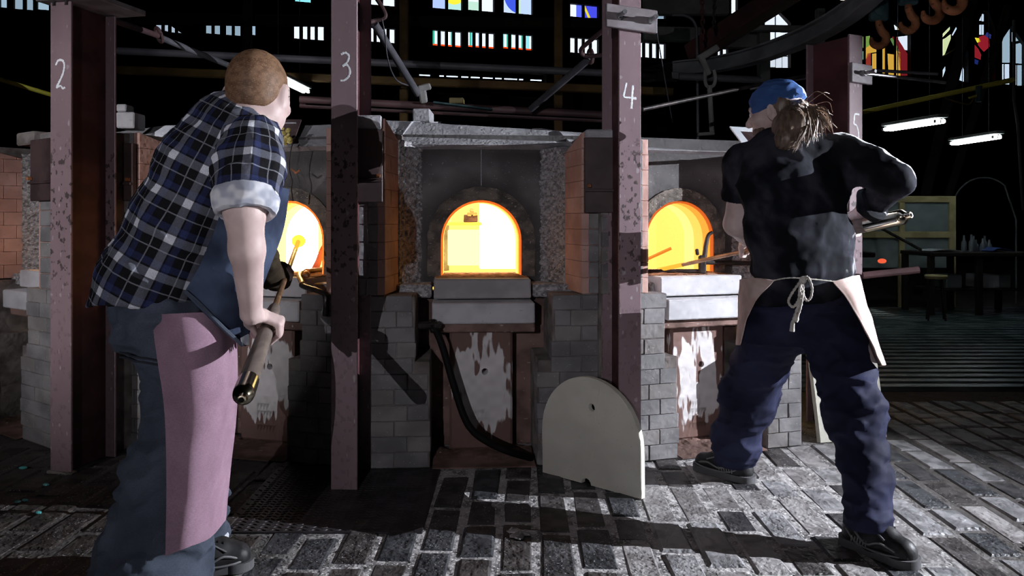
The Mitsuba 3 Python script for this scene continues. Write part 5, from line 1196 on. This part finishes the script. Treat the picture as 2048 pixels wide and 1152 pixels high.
# dim hall furniture at the right
k = thing('partition_board', 'pale green partition with yellow wooden frame behind the man in the cap', 'partition')
d = 11.0
X = lambda x: P(x, 0, d)[0]
Z = lambda y: P(0, y, d)[2]
for (xa, xb, ya, yb2) in ((1700, 1798, 404, 463), (1808, 1898, 404, 463), (1700, 1798, 476, 536), (1808, 1898, 476, 536)):
    obj('panel', cbox(X(xa), X(xb), d + .01, d + .03, Z(yb2), Z(ya), .003), 'm_board_panel', k)
for (xa, xb, ya, yb2) in ((1690, 1910, 392, 405), (1690, 1910, 463, 476), (1798, 1809, 405, 536), (1898, 1911, 392, 536)):
    obj('frame_rail', cbox(X(xa), X(xb), d - .02, d + .04, Z(yb2) if yb2 < 500 else 0, Z(ya), .006), 'm_board_frame', k)
k = thing('workbench', 'dark workbench with clutter before the partition', 'bench')
d = 9.0
obj('top', cbox(X(1712) * .82, X(1880) * .85, d, d + .8, .78, .84, .01), 'm_timber', k); obj('carcass', cbox(X(1716) * .82, X(1850) * .82, d + .05, d + .65, 0, .78, .01), 'm_dark', k)
r_ = random.Random(3)
for i in range(7):
    x = X(1720 + 20 * i) * .82; obj('clutter', rough(cbox(x, x + r_.uniform(.05, .12), d + .2, d + .4, .84, .84 + r_.uniform(.02, .09), .01), .008, 30), 'm_iron', k)
e = trimesh.creation.icosphere(2, .05); e.vertices = e.vertices * [1.0, .4, .55] + P(1764, 522, 8.98); tag(obj('ember_port', e, 'm_black', k, smooth=True, emitter=glow((.9, .12, .05), .02)), 'small glowing red port')
pipe('leaning_rod', 'thin dark rod leaning against the partition', 'rod', [P(1746, 448, 10.9), P(1841, 499, 9.66)], .018, 'm_iron', 8)
k = thing('work_table', 'dark long table carrying bottles near the right edge', 'table')
d = 10.0; zt = CH - (505 - HY) / F * d
XX = lambda x, dd=10.0: P(x, 0, dd)[0]
obj('tabletop', cbox(XX(1862), XX(2080), d, d + .8, zt - .05, zt, .008), 'm_timber', k)
for x in (1868, 1965, 2068):
    for y in (d + .04, d + .7): obj('leg', cbox(XX(x) - .035, XX(x) + .035, y, y + .07, 0, zt - .05, .006), 'm_timber', k)
obj('shelf', cbox(XX(1880), XX(2060), d + .15, d + .7, .30, .33, .006), 'm_timber', k)
def bottle(x, h, r, lab, m='m_glass'):
    c = np.array([XX(x, 10.35), 10.35 + r_.uniform(-.08, .08), zt])
    obj_k = obj('bottle', lathe_on(c, c + [0, 0, 1], [(0, r * .9), (.01, r), (h * .55, r), (h * .70, r * .45), (h * .95, r * .38), (h, r * .42)], 16), m, None, smooth=40); tag(obj_k, lab, 'bottle', 'bottles on the dark table')
for i, (x, h) in enumerate(((1930, .21), (1938, .22), (1949, .20), (1957, .15), (1966, .17), (1973, .20), (1981, .15))):
    bottle(x, h, .034, ['leftmost', 'second', 'third', 'fourth', 'fifth', 'sixth', 'rightmost'][i] + ' glass bottle in the row on the dark table')
g = lerp_grid([[np.array([XX(1872), d + .1, zt + .012]), np.array([XX(1900), d + .08, zt + .035]), np.array([XX(1930), d + .06, zt + .010])], [np.array([XX(1874), d + .5, zt + .012]), np.array([XX(1902), d + .5, zt + .03]), np.array([XX(1932), d + .5, zt + .012])]], 8, 16)
tag(obj('paper_sheet', sheet(g, .006), 'm_paper', smooth=60), 'white crumpled paper lying at the left end of the dark table', 'paper')
g = lerp_grid([[np.array([XX(1994), d + .1, zt + .012]), np.array([XX(2010), d + .08, zt + .05]), np.array([XX(2036), d + .06, zt + .012])], [np.array([XX(1994), d + .5, zt + .012]), np.array([XX(2010), d + .5, zt + .06]), np.array([XX(2036), d + .5, zt + .012])]], 8, 16)
tag(obj('cloth', sheet(g, .008), 'm_blue_cloth', smooth=60), 'dark blue cloth on the table right of the bottles', 'cloth')
for i, (x, w, m) in enumerate(((1915, .2, 'm_board_panel'), (1985, .24, 'm_paper'), (2022, .16, 'm_board_panel'))):
    tag(obj('storage_box', cbox(XX(x), XX(x) + w, d + .25, d + .6, .33, .50, .01), m), ['dull green box on the shelf under the bottles', 'pale box in the middle of the shelf under the table', 'dull box at the right end of the shelf under the table'][i], 'box')
k = thing('stool', 'small dim stool standing by the workbench', 'stool')
c = P(1872, 0, 9.6) * [1, 1, 0]
obj('seat', lathe_on(c + [0, 0, .50], c + [0, 0, 1], [(0, .12), (.03, .13), (.045, .12)], 16), 'm_board_frame', k)
for q in range(4):
    a = q * math.pi / 2 + .4; obj('leg', rod(c + [.13 * math.cos(a), .13 * math.sin(a), 0], c + [.08 * math.cos(a), .08 * math.sin(a), .50], .012, 6), 'm_timber', k)
t = np.linspace(math.pi * .95, math.pi * .28, 24); c = P(1968, 425, 11.5)
pipe('hoop', 'thin grey hoop standing above the table with bottles', 'hoop', np.vstack([[c[0] + .46 * math.cos(t[0]), 11.5, 0], c + np.c_[.46 * np.cos(t), 0 * t, .50 * np.sin(t)], [c[0] + .46, 11.5, c[2] - .1], [c[0] + .46, 11.5, 0]]), .012, 'm_rail', 8)
